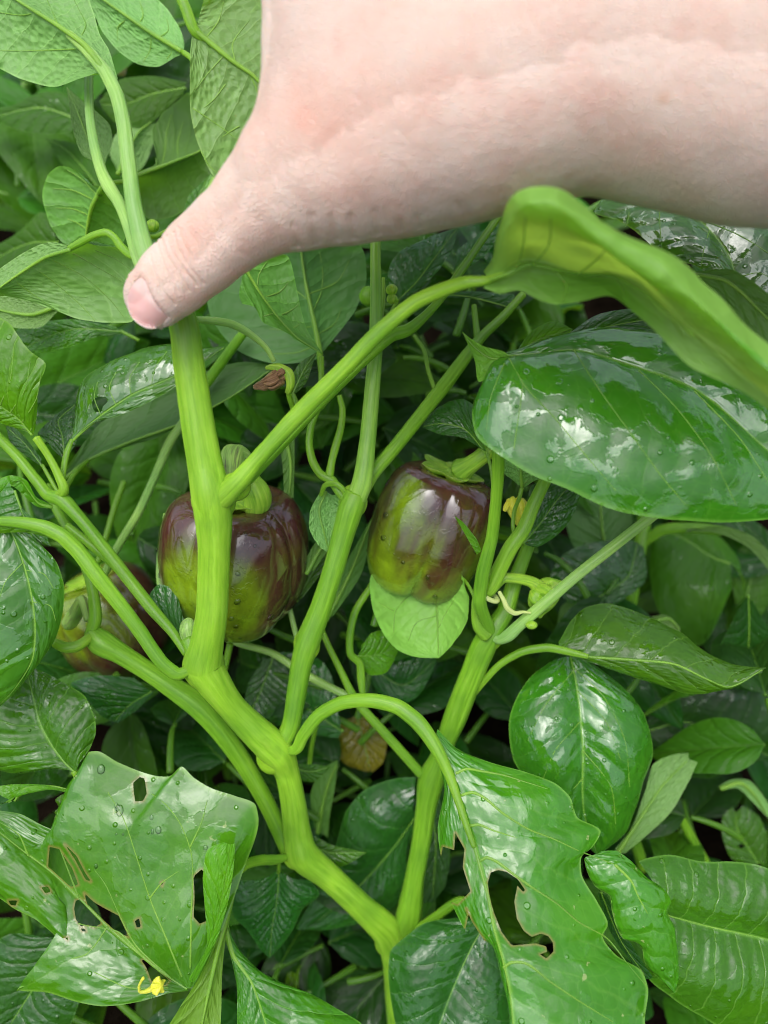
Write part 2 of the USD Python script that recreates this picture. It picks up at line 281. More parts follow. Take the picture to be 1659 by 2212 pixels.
# ------------------------------------------------------------------ materials
M = {}
def leaf_material(name, top, under, vein, lat=6, slope=.32, wet=.5, transl=.3, tcol=(.22, .50, .015), latw=.05, latk=.55, rough=.32, spec=.7, wetscale=75, ret=.13, coat=.6, cior=1.5, pucker=.32, bead=.6, rimc=None, spots=0.0):
    n = {'uv': ('uvmap', {'attribute': 'st'}), 'sx': ('separate_xyz', {}), 'geo': ('geometry', {}), 'oi': ('object_info', {}),
         'v2': ('math', {'math_type': 'multiply_add', 'value2': 2.0, 'value3': -1.0}), 'a': ('math', {'math_type': 'absolute'}),
         'a2': ('math', {'math_type': 'multiply'}), 'sa': ('math', {'math_type': 'multiply_add', 'value2': -slope}),
         'sb': ('math', {'math_type': 'multiply_add', 'value2': .1}), 'gt': ('math', {'math_type': 'greater_than', 'value2': .5}),
         'hf': ('math', {'math_type': 'multiply', 'value2': .5}), 'f': ('math', {'math_type': 'multiply_add', 'value2': float(lat)}),
         'wob': ('noise_texture', {'scale': 7.0, 'detail': 2.0}), 'wb': ('math', {'math_type': 'multiply_add', 'value2': .35, 'value3': -.17}), 'fw': ('math', {'math_type': 'add'}),
         'fr': ('math', {'math_type': 'fraction'}), 'fs': ('math', {'math_type': 'subtract', 'value2': .5}), 'fa': ('math', {'math_type': 'absolute'}),
         'lm': ('map_range', {'range_type': 'smoothstep', 'from_min': 0.0, 'from_max': latw, 'to_min': 1.0, 'to_max': 0.0}),
         'lmk': ('math', {'math_type': 'multiply', 'value2': latk}),
         'quilt': ('map_range', {'range_type': 'smoothstep', 'from_min': 0.0, 'from_max': .28, 'to_min': 0.0, 'to_max': 1.0}),
         'mm': ('map_range', {'range_type': 'smoothstep', 'from_min': 0.0, 'from_max': .035, 'to_min': 1.0, 'to_max': 0.0}),
         'vm': ('math', {'math_type': 'maximum'}),
         'vec': ('vector_math', {'math_type': 'multiply', 'vector2': (19, 21, 1)}),
         'vo': ('voronoi_texture', {'dimensions': '2D', 'feature': 'distance_to_edge', 'scale': 1.0}),
         'vr': ('map_range', {'range_type': 'smoothstep', 'from_min': 0.0, 'from_max': .07, 'to_min': 1.0, 'to_max': 0.0}),
         'vrk': ('math', {'math_type': 'multiply', 'value2': ret}),
         'vt': ('math', {'math_type': 'maximum'}),
         'rim': ('map_range', {'range_type': 'smoothstep', 'from_min': .965, 'from_max': .995, 'to_min': 0.0, 'to_max': .6}),
         'vt2': ('math', {'math_type': 'maximum'}),
         'n1': ('noise_texture', {'scale': 38.0, 'detail': 4.0, 'roughness': .6}), 'n2': ('noise_texture', {'scale': wetscale, 'detail': 4.0, 'roughness': .6, 'distortion': .5}),
         'n3': ('noise_texture', {'scale': 900.0, 'detail': 2.0}), 'n4': ('noise_texture', {'scale': 240.0, 'detail': 3.0}),
         'cr': ('rgb_ramp', {'ramp': [(.25, tuple(c * .72 for c in top)), (.5, top), (.75, (top[0] * 1.55, top[1] * 1.3, top[2] * 1.1))]}),
         'ur': ('rgb_ramp', {'ramp': [(.25, tuple(c * .82 for c in under)), (.75, tuple(c * 1.15 for c in under))]}),
         'hv': ('hsv', {'saturation': 1.0}), 'hval': ('map_range', {'to_min': .75, 'to_max': 1.25}), 'hhue': ('map_range', {'to_min': .487, 'to_max': .512}),
         'ct': ('mix_color', {'b': vein}), 'cu': ('mix_color', {'b': tuple(min(1, c * 1.25) for c in vein)}), 'cb': ('mix_color', {}),
         'wm': ('map_range', {'range_type': 'smoothstep', 'from_min': .56 - .16 * wet, 'from_max': .60 - .16 * wet, 'to_min': 0.0, 'to_max': 1.0}),
         'ro': ('map_range', {'to_min': rough, 'to_max': .09}), 'rb': ('mix_float', {'b': .55}),
         'h1': ('math', {'math_type': 'multiply_add', 'value2': .5}), 'h2': ('math', {'math_type': 'multiply_add', 'value2': -.35}),
         'h3': ('math', {'math_type': 'multiply_add', 'value2': .06}), 'h4': ('math', {'math_type': 'multiply_add', 'value2': .16}), 'h5': ('math', {'math_type': 'multiply_add', 'value2': .10}),
         'vc': ('voronoi_texture', {'dimensions': '2D', 'feature': 'smooth_f1', 'scale': 1.0, 'smoothness': .6}), 'h6': ('math', {'math_type': 'multiply_add', 'value2': -pucker}),
         'dv': ('voronoi_texture', {'feature': 'f1', 'scale': 330.0}), 'ds': ('separate_color', {}), 'dr': ('map_range', {'from_min': .80, 'from_max': 1.0, 'to_min': 0.0, 'to_max': .42}),
         'dd': ('math', {'math_type': 'subtract'}), 'dc': ('map_range', {'range_type': 'smoothstep', 'from_min': 0.0, 'from_max': .16, 'to_min': 0.0, 'to_max': 1.0}), 'dn': ('math', {'math_type': 'multiply'}), 'h7': ('math', {'math_type': 'multiply_add', 'value2': bead}),
         'rw': ('mix_float', {'b': .04}), 'cwm': ('math', {'math_type': 'maximum'}),
         'bp': ('bump', {'strength': .7, 'distance': .0011}),
         'pb': ('principled_bsdf', {'ior': 1.45, 'specular_ior_level': spec, 'coat_roughness': .06, 'coat_ior': cior}), 'cw': ('math', {'math_type': 'multiply', 'value2': coat}), 'nb': ('math', {'math_type': 'subtract', 'value1': 1.0}), 'cwb': ('math', {'math_type': 'multiply'}), 'tl': ('translucent_bsdf', {'color': tcol}), 'mx': ('mix_closure', {'fac': transl})}
    l = [('uv.UV', 'sx.vector'), ('sx.y', 'v2.value1'), ('v2.value', 'a.value1'), ('a.value', 'a2.value1'), ('a.value', 'a2.value2'),
         ('a.value', 'sa.value1'), ('sx.x', 'sa.value3'), ('a2.value', 'sb.value1'), ('sa.value', 'sb.value3'), ('sx.y', 'gt.value1'), ('gt.value', 'hf.value1'),
         ('sb.value', 'f.value1'), ('hf.value', 'f.value3'), ('uv.UV', 'wob.vector'), ('wob.fac', 'wb.value1'), ('f.value', 'fw.value1'), ('wb.value', 'fw.value2'),
         ('fw.value', 'fr.value1'), ('fr.value', 'fs.value1'), ('fs.value', 'fa.value1'), ('fa.value', 'lm.value'),
         ('lm.result', 'lmk.value1'), ('fa.value', 'quilt.value'), ('a.value', 'mm.value'), ('lmk.value', 'vm.value1'), ('mm.result', 'vm.value2'),
         ('uv.UV', 'vec.vector1'), ('vec.vector', 'vo.vector'), ('vo.distance', 'vr.value'), ('vr.result', 'vrk.value1'), ('vm.value', 'vt.value1'), ('vrk.value', 'vt.value2'),
         ('a.value', 'rim.value'), ('vt.value', 'vt2.value1'), ('rim.result', 'vt2.value2'),
         ('geo.position', 'n1.vector'), ('geo.position', 'n2.vector'), ('geo.position', 'n3.vector'), ('geo.position', 'n4.vector'),
         ('n1.fac', 'cr.fac'), ('n1.fac', 'ur.fac'), ('oi.random', 'hval.value'), ('oi.random', 'hhue.value'),
         ('cr.color', 'ct.a'), ('vt2.value', 'ct.fac'), ('ur.color', 'cu.a'), ('vt2.value', 'cu.fac'),
         ('ct.result', 'cb.a'), ('cu.result', 'cb.b'), ('geo.backfacing', 'cb.fac'), ('cb.result', 'hv.color'), ('hval.result', 'hv.value'), ('hhue.result', 'hv.hue'),
         ('n2.fac', 'wm.value'), ('wm.result', 'cw.value1'), ('geo.backfacing', 'nb.value2'), ('cw.value', 'cwb.value1'), ('nb.value', 'cwb.value2'), ('cwb.value', 'cwm.value1'), ('dn.value', 'cwm.value2'), ('cwm.value', 'pb.coat_weight'), ('wm.result', 'ro.value'), ('ro.result', 'rb.a'), ('geo.backfacing', 'rb.fac'),
         ('quilt.result', 'h1.value1'), ('vm.value', 'h2.value1'), ('h1.value', 'h2.value3'), ('n3.fac', 'h3.value1'), ('h2.value', 'h3.value3'), ('n4.fac', 'h4.value1'), ('h3.value', 'h4.value3'),
         ('wm.result', 'h5.value1'), ('h4.value', 'h5.value3'), ('vec.vector', 'vc.vector'), ('vc.distance', 'h6.value1'), ('h5.value', 'h6.value3'),
         ('geo.position', 'dv.vector'), ('dv.color', 'ds.color'), ('ds.r', 'dr.value'), ('dr.result', 'dd.value1'), ('dv.distance', 'dd.value2'), ('dd.value', 'dc.value'), ('dc.result', 'dn.value1'), ('nb.value', 'dn.value2'), ('dn.value', 'h7.value1'), ('h6.value', 'h7.value3'),
         ('h7.value', 'bp.height'), ('bp.normal', 'pb.normal'), ('bp.normal', 'pb.coat_normal'),
         ('hv.color', 'pb.base_color'), ('rb.result', 'rw.a'), ('dn.value', 'rw.fac'), ('rw.result', 'pb.roughness'), ('pb.BSDF', 'mx.closure1'), ('tl.BSDF', 'mx.closure2')]
    if rimc:
        n.update({'at': ('attribute', {'attribute': 'tint'}), 'rmx': ('mix_color', {'b': rimc}), 'sv': ('voronoi_texture', {'feature': 'f1', 'scale': 260.0}), 'ss': ('separate_color', {}), 'sr': ('map_range', {'from_min': .86, 'from_max': 1.0, 'to_min': 0.0, 'to_max': .32}),
                  'sd': ('math', {'math_type': 'subtract'}), 'sc': ('map_range', {'range_type': 'smoothstep', 'from_min': 0.0, 'from_max': .08, 'to_min': 0.0, 'to_max': .8}), 'smx': ('mix_color', {'b': (.32, .42, .14)}), 'wq': ('noise_texture', {'scale': 500.0, 'detail': 2.0}), 'wm3': ('vector_math', {'math_type': 'multiply_add', 'vector2': (.006, .006, .006)})})
        l = [c for c in l if c != ('hv.color', 'pb.base_color')] + [('hv.color', 'smx.a'), ('geo.position', 'wq.vector'), ('wq.color', 'wm3.vector1'), ('geo.position', 'wm3.vector3'), ('wm3.vector', 'sv.vector'), ('sv.color', 'ss.color'), ('ss.g', 'sr.value'), ('sr.result', 'sd.value1'), ('sv.distance', 'sd.value2'), ('sd.value', 'sc.value'), ('sc.result', 'smx.fac'),
             ('smx.result', 'rmx.a'), ('at.fac', 'rmx.fac'), ('rmx.result', 'pb.base_color')]
    M[name] = usdkit.material(stage, '/World/Looks/' + name, n, l, surface='mx.closure')

leaf_material('leaf', (.036, .130, .005), (.10, .25, .035), (.13, .31, .035), wet=.5)
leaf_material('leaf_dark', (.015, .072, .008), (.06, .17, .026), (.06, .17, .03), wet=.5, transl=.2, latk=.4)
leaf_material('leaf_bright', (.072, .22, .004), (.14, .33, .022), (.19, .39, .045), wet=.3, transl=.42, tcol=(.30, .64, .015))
leaf_material('leaf_fine', (.030, .122, .006), (.09, .24, .035), (.14, .31, .035), wet=.62, latk=.12, latw=.04, spec=1.0, coat=1.0, cior=1.85, ret=.12, pucker=.2)       # its veins are built
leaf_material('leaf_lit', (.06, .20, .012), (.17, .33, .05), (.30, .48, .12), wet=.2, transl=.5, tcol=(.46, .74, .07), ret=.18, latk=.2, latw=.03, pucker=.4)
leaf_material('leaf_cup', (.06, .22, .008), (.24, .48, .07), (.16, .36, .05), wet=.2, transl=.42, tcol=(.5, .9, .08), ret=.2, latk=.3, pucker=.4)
leaf_material('leaf_pale', (.06, .18, .025), (.19, .39, .095), (.28, .49, .14), wet=.25, latk=.35, transl=.30, rough=.4, ret=.22, pucker=.8)
leaf_material('leaf_chewed', (.046, .165, .006), (.08, .24, .02), (.19, .38, .05), wet=.5, latk=.15, transl=.3, ret=.10, wetscale=45, coat=.7, cior=1.7, rimc=(.22, .20, .05), pucker=.42)
leaf_material('leaf_yellow', (.14, .12, .008), (.15, .13, .015), (.18, .16, .02), wet=.2, transl=.3, tcol=(.5, .5, .03))
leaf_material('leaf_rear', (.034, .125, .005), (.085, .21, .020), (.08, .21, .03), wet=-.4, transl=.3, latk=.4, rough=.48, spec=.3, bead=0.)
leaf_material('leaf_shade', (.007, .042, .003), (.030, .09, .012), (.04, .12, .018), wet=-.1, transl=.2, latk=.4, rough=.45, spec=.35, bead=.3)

def stem_material(name, col, dark, light, transl=.0, rough=.36):
    n = {'uv': ('uvmap', {'attribute': 'st'}), 'mp': ('vector_math', {'math_type': 'multiply', 'vector2': (.55, 22, 1)}), 'n1': ('noise_texture', {'scale': 1.0, 'detail': 4.0, 'roughness': .65}),
         'geo': ('geometry', {}), 'n2': ('noise_texture', {'scale': 45.0, 'detail': 2.0}), 'n3': ('noise_texture', {'scale': 1400.0, 'detail': 2.0}),
         'mp2': ('vector_math', {'math_type': 'multiply', 'vector2': (12, 6, 1)}), 'n4': ('noise_texture', {'scale': 1.0, 'detail': 2.0}),
         'r1': ('rgb_ramp', {'ramp': [(.32, dark), (.5, col), (.68, light)]}), 'r2': ('rgb_ramp', {'ramp': [(.35, (.75, .82, .8)), (.65, (1.2, 1.15, 1.0))]}),
         'm': ('mix_color', {'blend_type': 'multiply', 'fac': 1.0}), 'h': ('math', {'math_type': 'add'}), 'h2': ('math', {'math_type': 'multiply_add', 'value2': .7}),
         'bp': ('bump', {'strength': .22, 'distance': .0003}),
         'pb': ('principled_bsdf', {'roughness': rough, 'ior': 1.42, 'subsurface_weight': .25, 'subsurface_scale': .002, 'subsurface_radius': (.6, 1.0, .2)})}
    l = [('uv.UV', 'mp.vector1'), ('mp.vector', 'n1.vector'), ('n1.fac', 'r1.fac'), ('geo.position', 'n2.vector'), ('n2.fac', 'r2.fac'), ('r1.color', 'm.a'), ('r2.color', 'm.b'), ('m.result', 'pb.base_color'),
         ('geo.position', 'n3.vector'), ('n3.fac', 'h.value1'), ('n1.fac', 'h.value2'), ('uv.UV', 'mp2.vector1'), ('mp2.vector', 'n4.vector'), ('n4.fac', 'h2.value1'), ('h.value', 'h2.value3'), ('h2.value', 'bp.height'), ('bp.normal', 'pb.normal')]
    M[name] = usdkit.material(stage, '/World/Looks/' + name, n, l, surface='pb.BSDF')
stem_material('stem', (.120, .275, .016), (.085, .215, .012), (.155, .325, .028))
stem_material('stem_pale', (.22, .40, .095), (.16, .33, .06), (.27, .46, .14))
stem_material('stem_main', (.165, .335, .022), (.12, .27, .016), (.20, .375, .036))
stem_material('stem_node', (.175, .345, .02), (.155, .32, .016), (.195, .365, .03))
stem_material('stem_mid', (.165, .335, .045), (.11, .26, .03), (.21, .39, .07))
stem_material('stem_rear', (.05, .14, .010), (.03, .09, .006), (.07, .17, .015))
stem_material('vein', (.14, .31, .03), (.10, .24, .02), (.18, .36, .05))
stem_material('calyx', (.20, .38, .03), (.09, .24, .02), (.30, .48, .06))
stem_material('striped', (.22, .38, .08), (.07, .04, .05), (.34, .48, .16))
stem_material('tie', (.40, .50, .16), (.30, .42, .10), (.50, .58, .24), rough=.5)
stem_material('petal', (.62, .62, .04), (.45, .52, .03), (.72, .72, .14), rough=.5)
stem_material('wilted', (.16, .085, .04), (.07, .035, .02), (.30, .19, .10), rough=.7)

M['pepper'] = usdkit.material(stage, '/World/Looks/pepper', {
    'at': ('attribute', {'attribute': 'tint'}), 'geo': ('geometry', {}), 'n1': ('noise_texture', {'scale': 160.0, 'detail': 5.0, 'roughness': .7}),
    'r': ('rgb_ramp', {'ramp': [(.3, (.72, .72, .75)), (.7, (1.3, 1.3, 1.2))]}), 'm': ('mix_color', {'blend_type': 'multiply', 'fac': 1.0}),
    'n2': ('noise_texture', {'scale': 110.0, 'detail': 4.0, 'roughness': .6, 'distortion': .6}), 'wm': ('map_range', {'range_type': 'smoothstep', 'from_min': .52, 'from_max': .56}),
    'ro': ('map_range', {'to_min': .22, 'to_max': .05}), 'n3': ('noise_texture', {'scale': 1100.0, 'detail': 2.0}), 'h': ('math', {'math_type': 'multiply_add', 'value2': .12}),
    'bp': ('bump', {'strength': .25, 'distance': .0005}), 'pb': ('principled_bsdf', {'ior': 1.48, 'specular_ior_level': .7, 'coat_weight': .8, 'coat_roughness': .05, 'coat_ior': 1.7})},
    [('at.color', 'm.a'), ('geo.position', 'n1.vector'), ('n1.fac', 'r.fac'), ('r.color', 'm.b'), ('m.result', 'pb.base_color'), ('geo.position', 'n2.vector'), ('n2.fac', 'wm.value'), ('wm.result', 'ro.value'), ('ro.result', 'pb.roughness'),
     ('geo.position', 'n3.vector'), ('n3.fac', 'h.value1'), ('wm.result', 'h.value3'), ('h.value', 'bp.height'), ('bp.normal', 'pb.normal')], surface='pb.BSDF')
M['skin'] = usdkit.material(stage, '/World/Looks/skin', {
    'geo': ('geometry', {}), 'n1': ('noise_texture', {'scale': 70.0, 'detail': 4.0, 'roughness': .6}), 'n2': ('noise_texture', {'scale': 420.0, 'detail': 3.0}),
    'r1': ('rgb_ramp', {'ramp': [(.3, (.62, .495, .42)), (.5, (.62, .47, .39)), (.72, (.61, .40, .325))]}),
    'vo': ('voronoi_texture', {'scale': 62.0}), 'fk': ('map_range', {'range_type': 'smoothstep', 'from_min': .0, 'from_max': .16, 'to_min': .55, 'to_max': 0.0}),
    'n5': ('noise_texture', {'scale': 30.0, 'detail': 1.0}), 'fk2': ('map_range', {'from_min': .48, 'from_max': .6}), 'fk3': ('math', {'math_type': 'multiply'}),
    'm1': ('mix_color', {'b': (.48, .25, .14)}), 'at': ('attribute', {'attribute': 'tint'}), 'm2': ('mix_color', {'blend_type': 'multiply', 'fac': 1.0}),
    'ms': ('vector_math', {'math_type': 'multiply', 'vector2': (1100, 1100, 1500)}), 'v2': ('voronoi_texture', {'scale': 1.0, 'feature': 'distance_to_edge'}), 'v2c': ('map_range', {'from_min': 0.0, 'from_max': .25}),
    'n3': ('noise_texture', {'scale': 420.0, 'detail': 4.0, 'roughness': .6}), 'h': ('math', {'math_type': 'multiply_add', 'value2': .8}),
    'bp': ('bump', {'strength': .55, 'distance': .00035}),
    'pb': ('principled_bsdf', {'roughness': .46, 'ior': 1.4, 'subsurface_weight': .35, 'subsurface_scale': .004, 'subsurface_radius': (1.0, .35, .18), 'specular_ior_level': .4})},
    [('geo.position', 'n1.vector'), ('n1.fac', 'r1.fac'), ('geo.position', 'vo.vector'), ('vo.distance', 'fk.value'), ('geo.position', 'n5.vector'), ('n5.fac', 'fk2.value'), ('fk.result', 'fk3.value1'), ('fk2.result', 'fk3.value2'),
     ('r1.color', 'm1.a'), ('fk3.value', 'm1.fac'), ('m1.result', 'm2.a'), ('at.color', 'm2.b'), ('m2.result', 'pb.base_color'),
     ('geo.position', 'ms.vector1'), ('ms.vector', 'v2.vector'), ('v2.distance', 'v2c.value'), ('geo.position', 'n3.vector'), ('n3.fac', 'h.value1'), ('v2c.result', 'h.value3'), ('h.value', 'bp.height'), ('bp.normal', 'pb.normal')], surface='pb.BSDF')
M['nail'] = usdkit.material(stage, '/World/Looks/nail', {
    'at': ('attribute', {'attribute': 'tint'}), 'pb': ('principled_bsdf', {'roughness': .3, 'ior': 1.5, 'subsurface_weight': .3, 'subsurface_scale': .002})}, [('at.color', 'pb.base_color')], surface='pb.BSDF')
M['soil'] = usdkit.material(stage, '/World/Looks/soil', {
    'geo': ('geometry', {}), 'n1': ('noise_texture', {'scale': 45.0, 'detail': 6.0, 'roughness': .7}), 'r1': ('rgb_ramp', {'ramp': [(.3, (.003, .002, .0015)), (.6, (.010, .007, .0045)), (.8, (.028, .02, .013))]}),
    'bp': ('bump', {'strength': .8, 'distance': .01}), 'pb': ('principled_bsdf', {'roughness': 1.0, 'specular_ior_level': 0.0})},
    [('geo.position', 'n1.vector'), ('n1.fac', 'r1.fac'), ('r1.color', 'pb.base_color'), ('n1.fac', 'bp.height'), ('bp.normal', 'pb.normal')], surface='pb.BSDF')
M['water'] = usdkit.material(stage, '/World/Looks/water', {'fr': ('fresnel', {'IOR': 1.45}), 'tr': ('transparent_bsdf', {'color': (.93, .96, .93)}), 'gl': ('glossy_bsdf', {'color': (1, 1, 1), 'roughness': .03}), 'mx': ('mix_closure', {})}, [('fr.fac', 'mx.fac'), ('tr.BSDF', 'mx.closure1'), ('gl.BSDF', 'mx.closure2')], surface='mx.closure')

# ------------------------------------------------------------------ ground
n = 90; gx = np.sign(np.linspace(-1, 1, n)) * np.abs(np.linspace(-1, 1, n)) ** 3 * 40; X, Y = np.meshgrid(gx, gx, indexing='ij')
Y = Y + .5; Z = (meshkit.fbm(np.stack([X * 18, Y * 18, X * 0], -1), 4, 3) - .5) * .03 * np.exp(-((X ** 2 + Y ** 2) / 9))
gv = np.stack([X, Y, Z], -1).reshape(-1, 3); gf = grid_faces(n, n)
gp = obj('ground', (gv, gf if np.cross(gv[gf[0, 1]] - gv[gf[0, 0]], gv[gf[0, 2]] - gv[gf[0, 0]])[2] > 0 else gf[:, ::-1]), 'soil', '/World', kind='structure')
stage.GetPrimAtPath(gp).SetCustomDataByKey('label', 'dark moist garden soil under the pepper plants'); stage.GetPrimAtPath(gp).SetCustomDataByKey('category', 'ground')
#@@STRUCTURE_END

# ------------------------------------------------------------------ the held plant: stems
def base_at(px, py, d):
    b = W(px, py, d); return (float(b[0]), float(b[1]), 0.0)
PL = thing('pepper_plant', 'green pepper plant with a thick forked stem pinched under the thumb', 'pepper plant', base_at(870, 2100, 34))
RP = thing('pepper_plant', 'pepper plant behind the held one at the right edge, with broad shaded leaves', 'pepper plant', base_at(1400, 1500, 42))
LP = thing('pepper_plant', 'blurred pepper plant behind the held stem at the upper left corner', 'pepper plant', base_at(150, 900, 52))
CP = thing('pepper_plant', 'pepper plant in deep shade behind the two purple peppers', 'pepper plant', base_at(760, 1500, 46))

# main stem, from the ground up to the thumb and on
stem(PL, '880,2420,38,80 866,2180,35.5,72 850,2040,33.6,74 838,2015,33.4,72 780,1958,32.6,60 705,1888,31.6,62 650,1838,30.8,74 642,1800,30.6,66 633,1735,30,60 617,1660,29.4,60 600,1625,29,78 575,1600,28.7,78 545,1572,28.3,72 500,1525,27.6,66 455,1462,26.9,84 440,1436,26.7,92 446,1395,26.4,80 457,1330,26,74 461,1250,25.6,74 463,1180,25.2,77 462,1120,24.9,88 455,1065,24.6,92 445,1010,24.5,84 432,940,24.3,80 420,860,24.1,77 409,790,23.9,73 399,710,23.7,70 378,640,23.6,66 345,580,23.7,60',
     mat='stem_main', name='main_stem', sides=22, ribs=.03)
# knuckle-like swellings under the nodes
def blob(parent, px, py, d, rpx, mat, name, sq=(1, 1, 1), seed=0, label=None, rough=.08):
    s = trimesh.creation.icosphere(subdivisions=3, radius=1); v = np.asarray(s.vertices)
    v = v * (1 + rough * (meshkit.fbm(v * 2 + seed, 3, seed)[:, None] - .5) * 2)
    r = rpx * (.87 if name == 'node' else 1) * d / 100 / FPX; w = W(px, py, d) + r * (v[:, :1] * sq[0] * RIGHT + v[:, 1:2] * sq[1] * UP + v[:, 2:] * sq[2] * FWD)
    uv = np.stack([v[:, 1] * 2, np.arctan2(v[:, 0], v[:, 2]) / (2 * np.pi) + .5], 1)
    return obj(name, (w, np.asarray(s.faces)), mat, parent, uv=uv, label=label)
blob(PL, 590, 1632, 29.2, 42, 'stem_node', 'node', (1, 1.1, .9), 1, rough=.03)
blob(PL, 644, 1838, 31.0, 42, 'stem_node', 'node', (1, 1.1, .9), 2, rough=.03)
blob(PL, 440, 1436, 27.0, 52, 'stem_node', 'node', (1, 1.2, .9), 3, rough=.03)
blob(PL, 846, 2034, 33.7, 42, 'stem_node', 'node', (1, .9, .9), 4, rough=.03)
blob(PL, 1058, 1374, 29.4, 33, 'stem_node', 'node', (1, 1.1, .9), 5, rough=.03)
blob(PL, 762, 1084, 27.8, 36, 'stem_node', 'node', (1, 1.2, .9), 6, rough=.03)
blob(PL, 663, 1392, 28.6, 33, 'stem_node', 'node', (1, 1.3, .9), 7, rough=.03)
blob(PL, 462, 1078, 24.9, 56, 'stem_node', 'node', (1, 1.1, .9), 8, rough=.03)
blob(PL, 508, 1052, 24.55, 36, 'stem_node', 'node', (1.1, 1, .9), 9, rough=.03)
# right arm of the first fork, behind the long petiole
stem(PL, '480,1075,24.8,52 520,1040,24.9,44 600,962,25.2,36 700,858,25.7,33 790,772,26.1,30 850,722,26.4,32 878,714,26.5,30 920,680,26.8,22 985,600,27.3,20 1040,520,27.8,18 1085,455,28.2,17', name='branch')
# second stem with its own fork
stem(PL, '606,1610,29,46 625,1575,28.9,44 640,1500,28.7,48 652,1430,28.5,52 664,1388,28.4,58 690,1320,28.2,52 718,1235,27.9,50 742,1150,27.7,54 760,1090,27.5,60 770,1065,27.45,54', name='branch', ribs=.03)
stem(PL, '758,1100,27.6,52 778,1055,27.4,49 793,960,27.3,40 803,850,27.2,37 811,750,27.1,33 812,660,27,29 811,560,26.9,25 811,470,26.9,24', name='branch', ribs=.03, mat='stem_mid')
stem(PL, '765,1085,27.7,48 800,1030,27.9,34 850,970,28.2,33 910,895,28.6,33 965,825,29,34 1010,765,29.3,30 1040,728,29.5,24 1085,685,29.8,21 1130,635,30.1,18', name='branch')
stem(PL, '1032,730,29.5,18 1028,700,29.7,15 1024,660,30,13', name='branch', sides=10)
stem(PL, '752,1085,27.5,26 735,1066,27.6,22 715,1037,27.7,24 694,1026,27.7,20 676,998,27.8,20 668,960,27.9,18 672,920,28,17 688,880,28.1,14 694,820,28.2,14 694,770,28.3,13', name='branch', sides=12)
stem(PL, '711,1030,27.7,22 716,1000,27.7,18 722,975,27.8,19 737,920,27.9,17 740,885,28,15 733,855,28.1,13', name='branch', sides=12)
stem(PL, '938,838,28.8,10 925,800,29,10 915,755,29.2,10 895,725,29.4,9', name='flower_stalk', sides=8)
# third stem, on the right
stem(PL, '868,2030,33.8,60 882,1985,33.5,62 895,1900,33,46 910,1820,32.5,46 921,1740,32,50 932,1682,31.7,62 948,1640,31.3,46 985,1545,30.6,56 1020,1455,29.9,56 1048,1390,29.4,58 1062,1368,29.2,52 1092,1320,29.2,42 1110,1262,29.4,36 1135,1195,29.7,30 1160,1130,30,26', name='branch', sides=18)
stem(PL, '1052,1372,29,36 1036,1356,28.8,30 1031,1320,28.6,28 1036,1292,28.4,32 1060,1268,28.1,36 1080,1228,27.9,36 1105,1180,27.6,36 1130,1145,27.5,34 1152,1092,27.4,32 1172,1050,27.3,29 1198,1000,27.4,27', name='branch', mat='stem_main')
# left stem
stem(PL, '622,1842,30.9,34 606,1800,30.9,40 575,1735,30.6,40 520,1640,30.2,44 465,1565,29.8,50 430,1525,29.6,58 380,1490,29.4,50 320,1450,29.2,44 260,1412,29,48 215,1385,28.9,58 195,1365,28.9,42', name='branch', sides=18)
stem(PL, '195,1372,28.9,30 205,1340,28.8,30 202,1290,28.8,26 196,1260,28.9,24 150,1150,29.8,22 120,1095,30.3,22 104,1050,30.8,20', name='branch')
stem(PL, '200,1370,28.8,24 185,1384,28.5,24 165,1396,28.3,26 140,1398,28.2,26 118,1388,28.2,22', name='branch', mat='stem_main')
# long thin branch crossing the left side
stem(PL, '402,1412,26.9,18 375,1370,27.2,22 330,1318,27.4,28 280,1255,27.6,29 225,1185,27.7,29 165,1112,27.8,30 130,1078,27.9,36 108,1072,28,30 80,1040,28.1,26 40,990,28.2,24 0,948,28.4,23 -60,890,28.7,22', name='branch')
stem(PL, '330,1312,27.8,14 270,1245,28,18 200,1180,28.2,22 145,1136,28.4,18', name='petiole', sides=10)
stem(PL, '128,1072,27.9,26 138,1060,27.7,24 128,1030,27.6,20 105,985,27.5,17 78,945,27.3,18', name='petiole', mat='stem_main')
stem(PL, '400,905,31,20 372,945,31.2,21 330,1040,31.6,20 300,1105,31.9,20 255,1180,32.3,19 215,1262,32.8,17', name='stem', mat='stem_pale')
stem(PL, '268,1040,34,14 248,1095,33.8,15 232,1150,33.6,15 212,1215,33.4,15', name='stem', sides=10)
stem(PL, '350,1290,29.6,14 343,1250,29.6,13 345,1190,29.7,12 358,1110,30,11', name='petiole', mat='stem_pale', sides=10)
# stems low in the middle
stem(PL, '470,1370,33,16 515,1390,32.6,16 585,1410,32.2,17 657,1455,31.9,19 745,1500,31.6,18 790,1515,31.5,14', name='stem', mat='stem_pale', sides=10)
stem(PL, '685,1335,31,13 705,1385,31,14 734,1445,31.1,16 765,1507,31.2,20 835,1588,31.4,23 910,1672,31.7,24', name='branch', sides=12)
stem(PL, '783,1500,31.3,14 780,1465,31.3,20 776,1432,31.2,18 758,1415,31,18 755,1385,30.9,18 768,1320,30.8,18 800,1268,30.8,15 815,1240,30.8,12', name='petiole', sides=12)
stem(PL, '622,1300,31,12 634,1350,31,13 645,1395,30.6,12', name='petiole', mat='stem_pale', sides=10)
stem(PL, '497,1390,31,16 478,1470,31.2,15 455,1520,31.2,16', name='petiole', sides=10)
stem(PL, '418,1440,31,14 432,1500,31,15', name='petiole', sides=10, mat='stem_pale')
stem(PL, '690,1540,33,10 672,1620,34,11 668,1660,34.5,11', name='stem', sides=8)
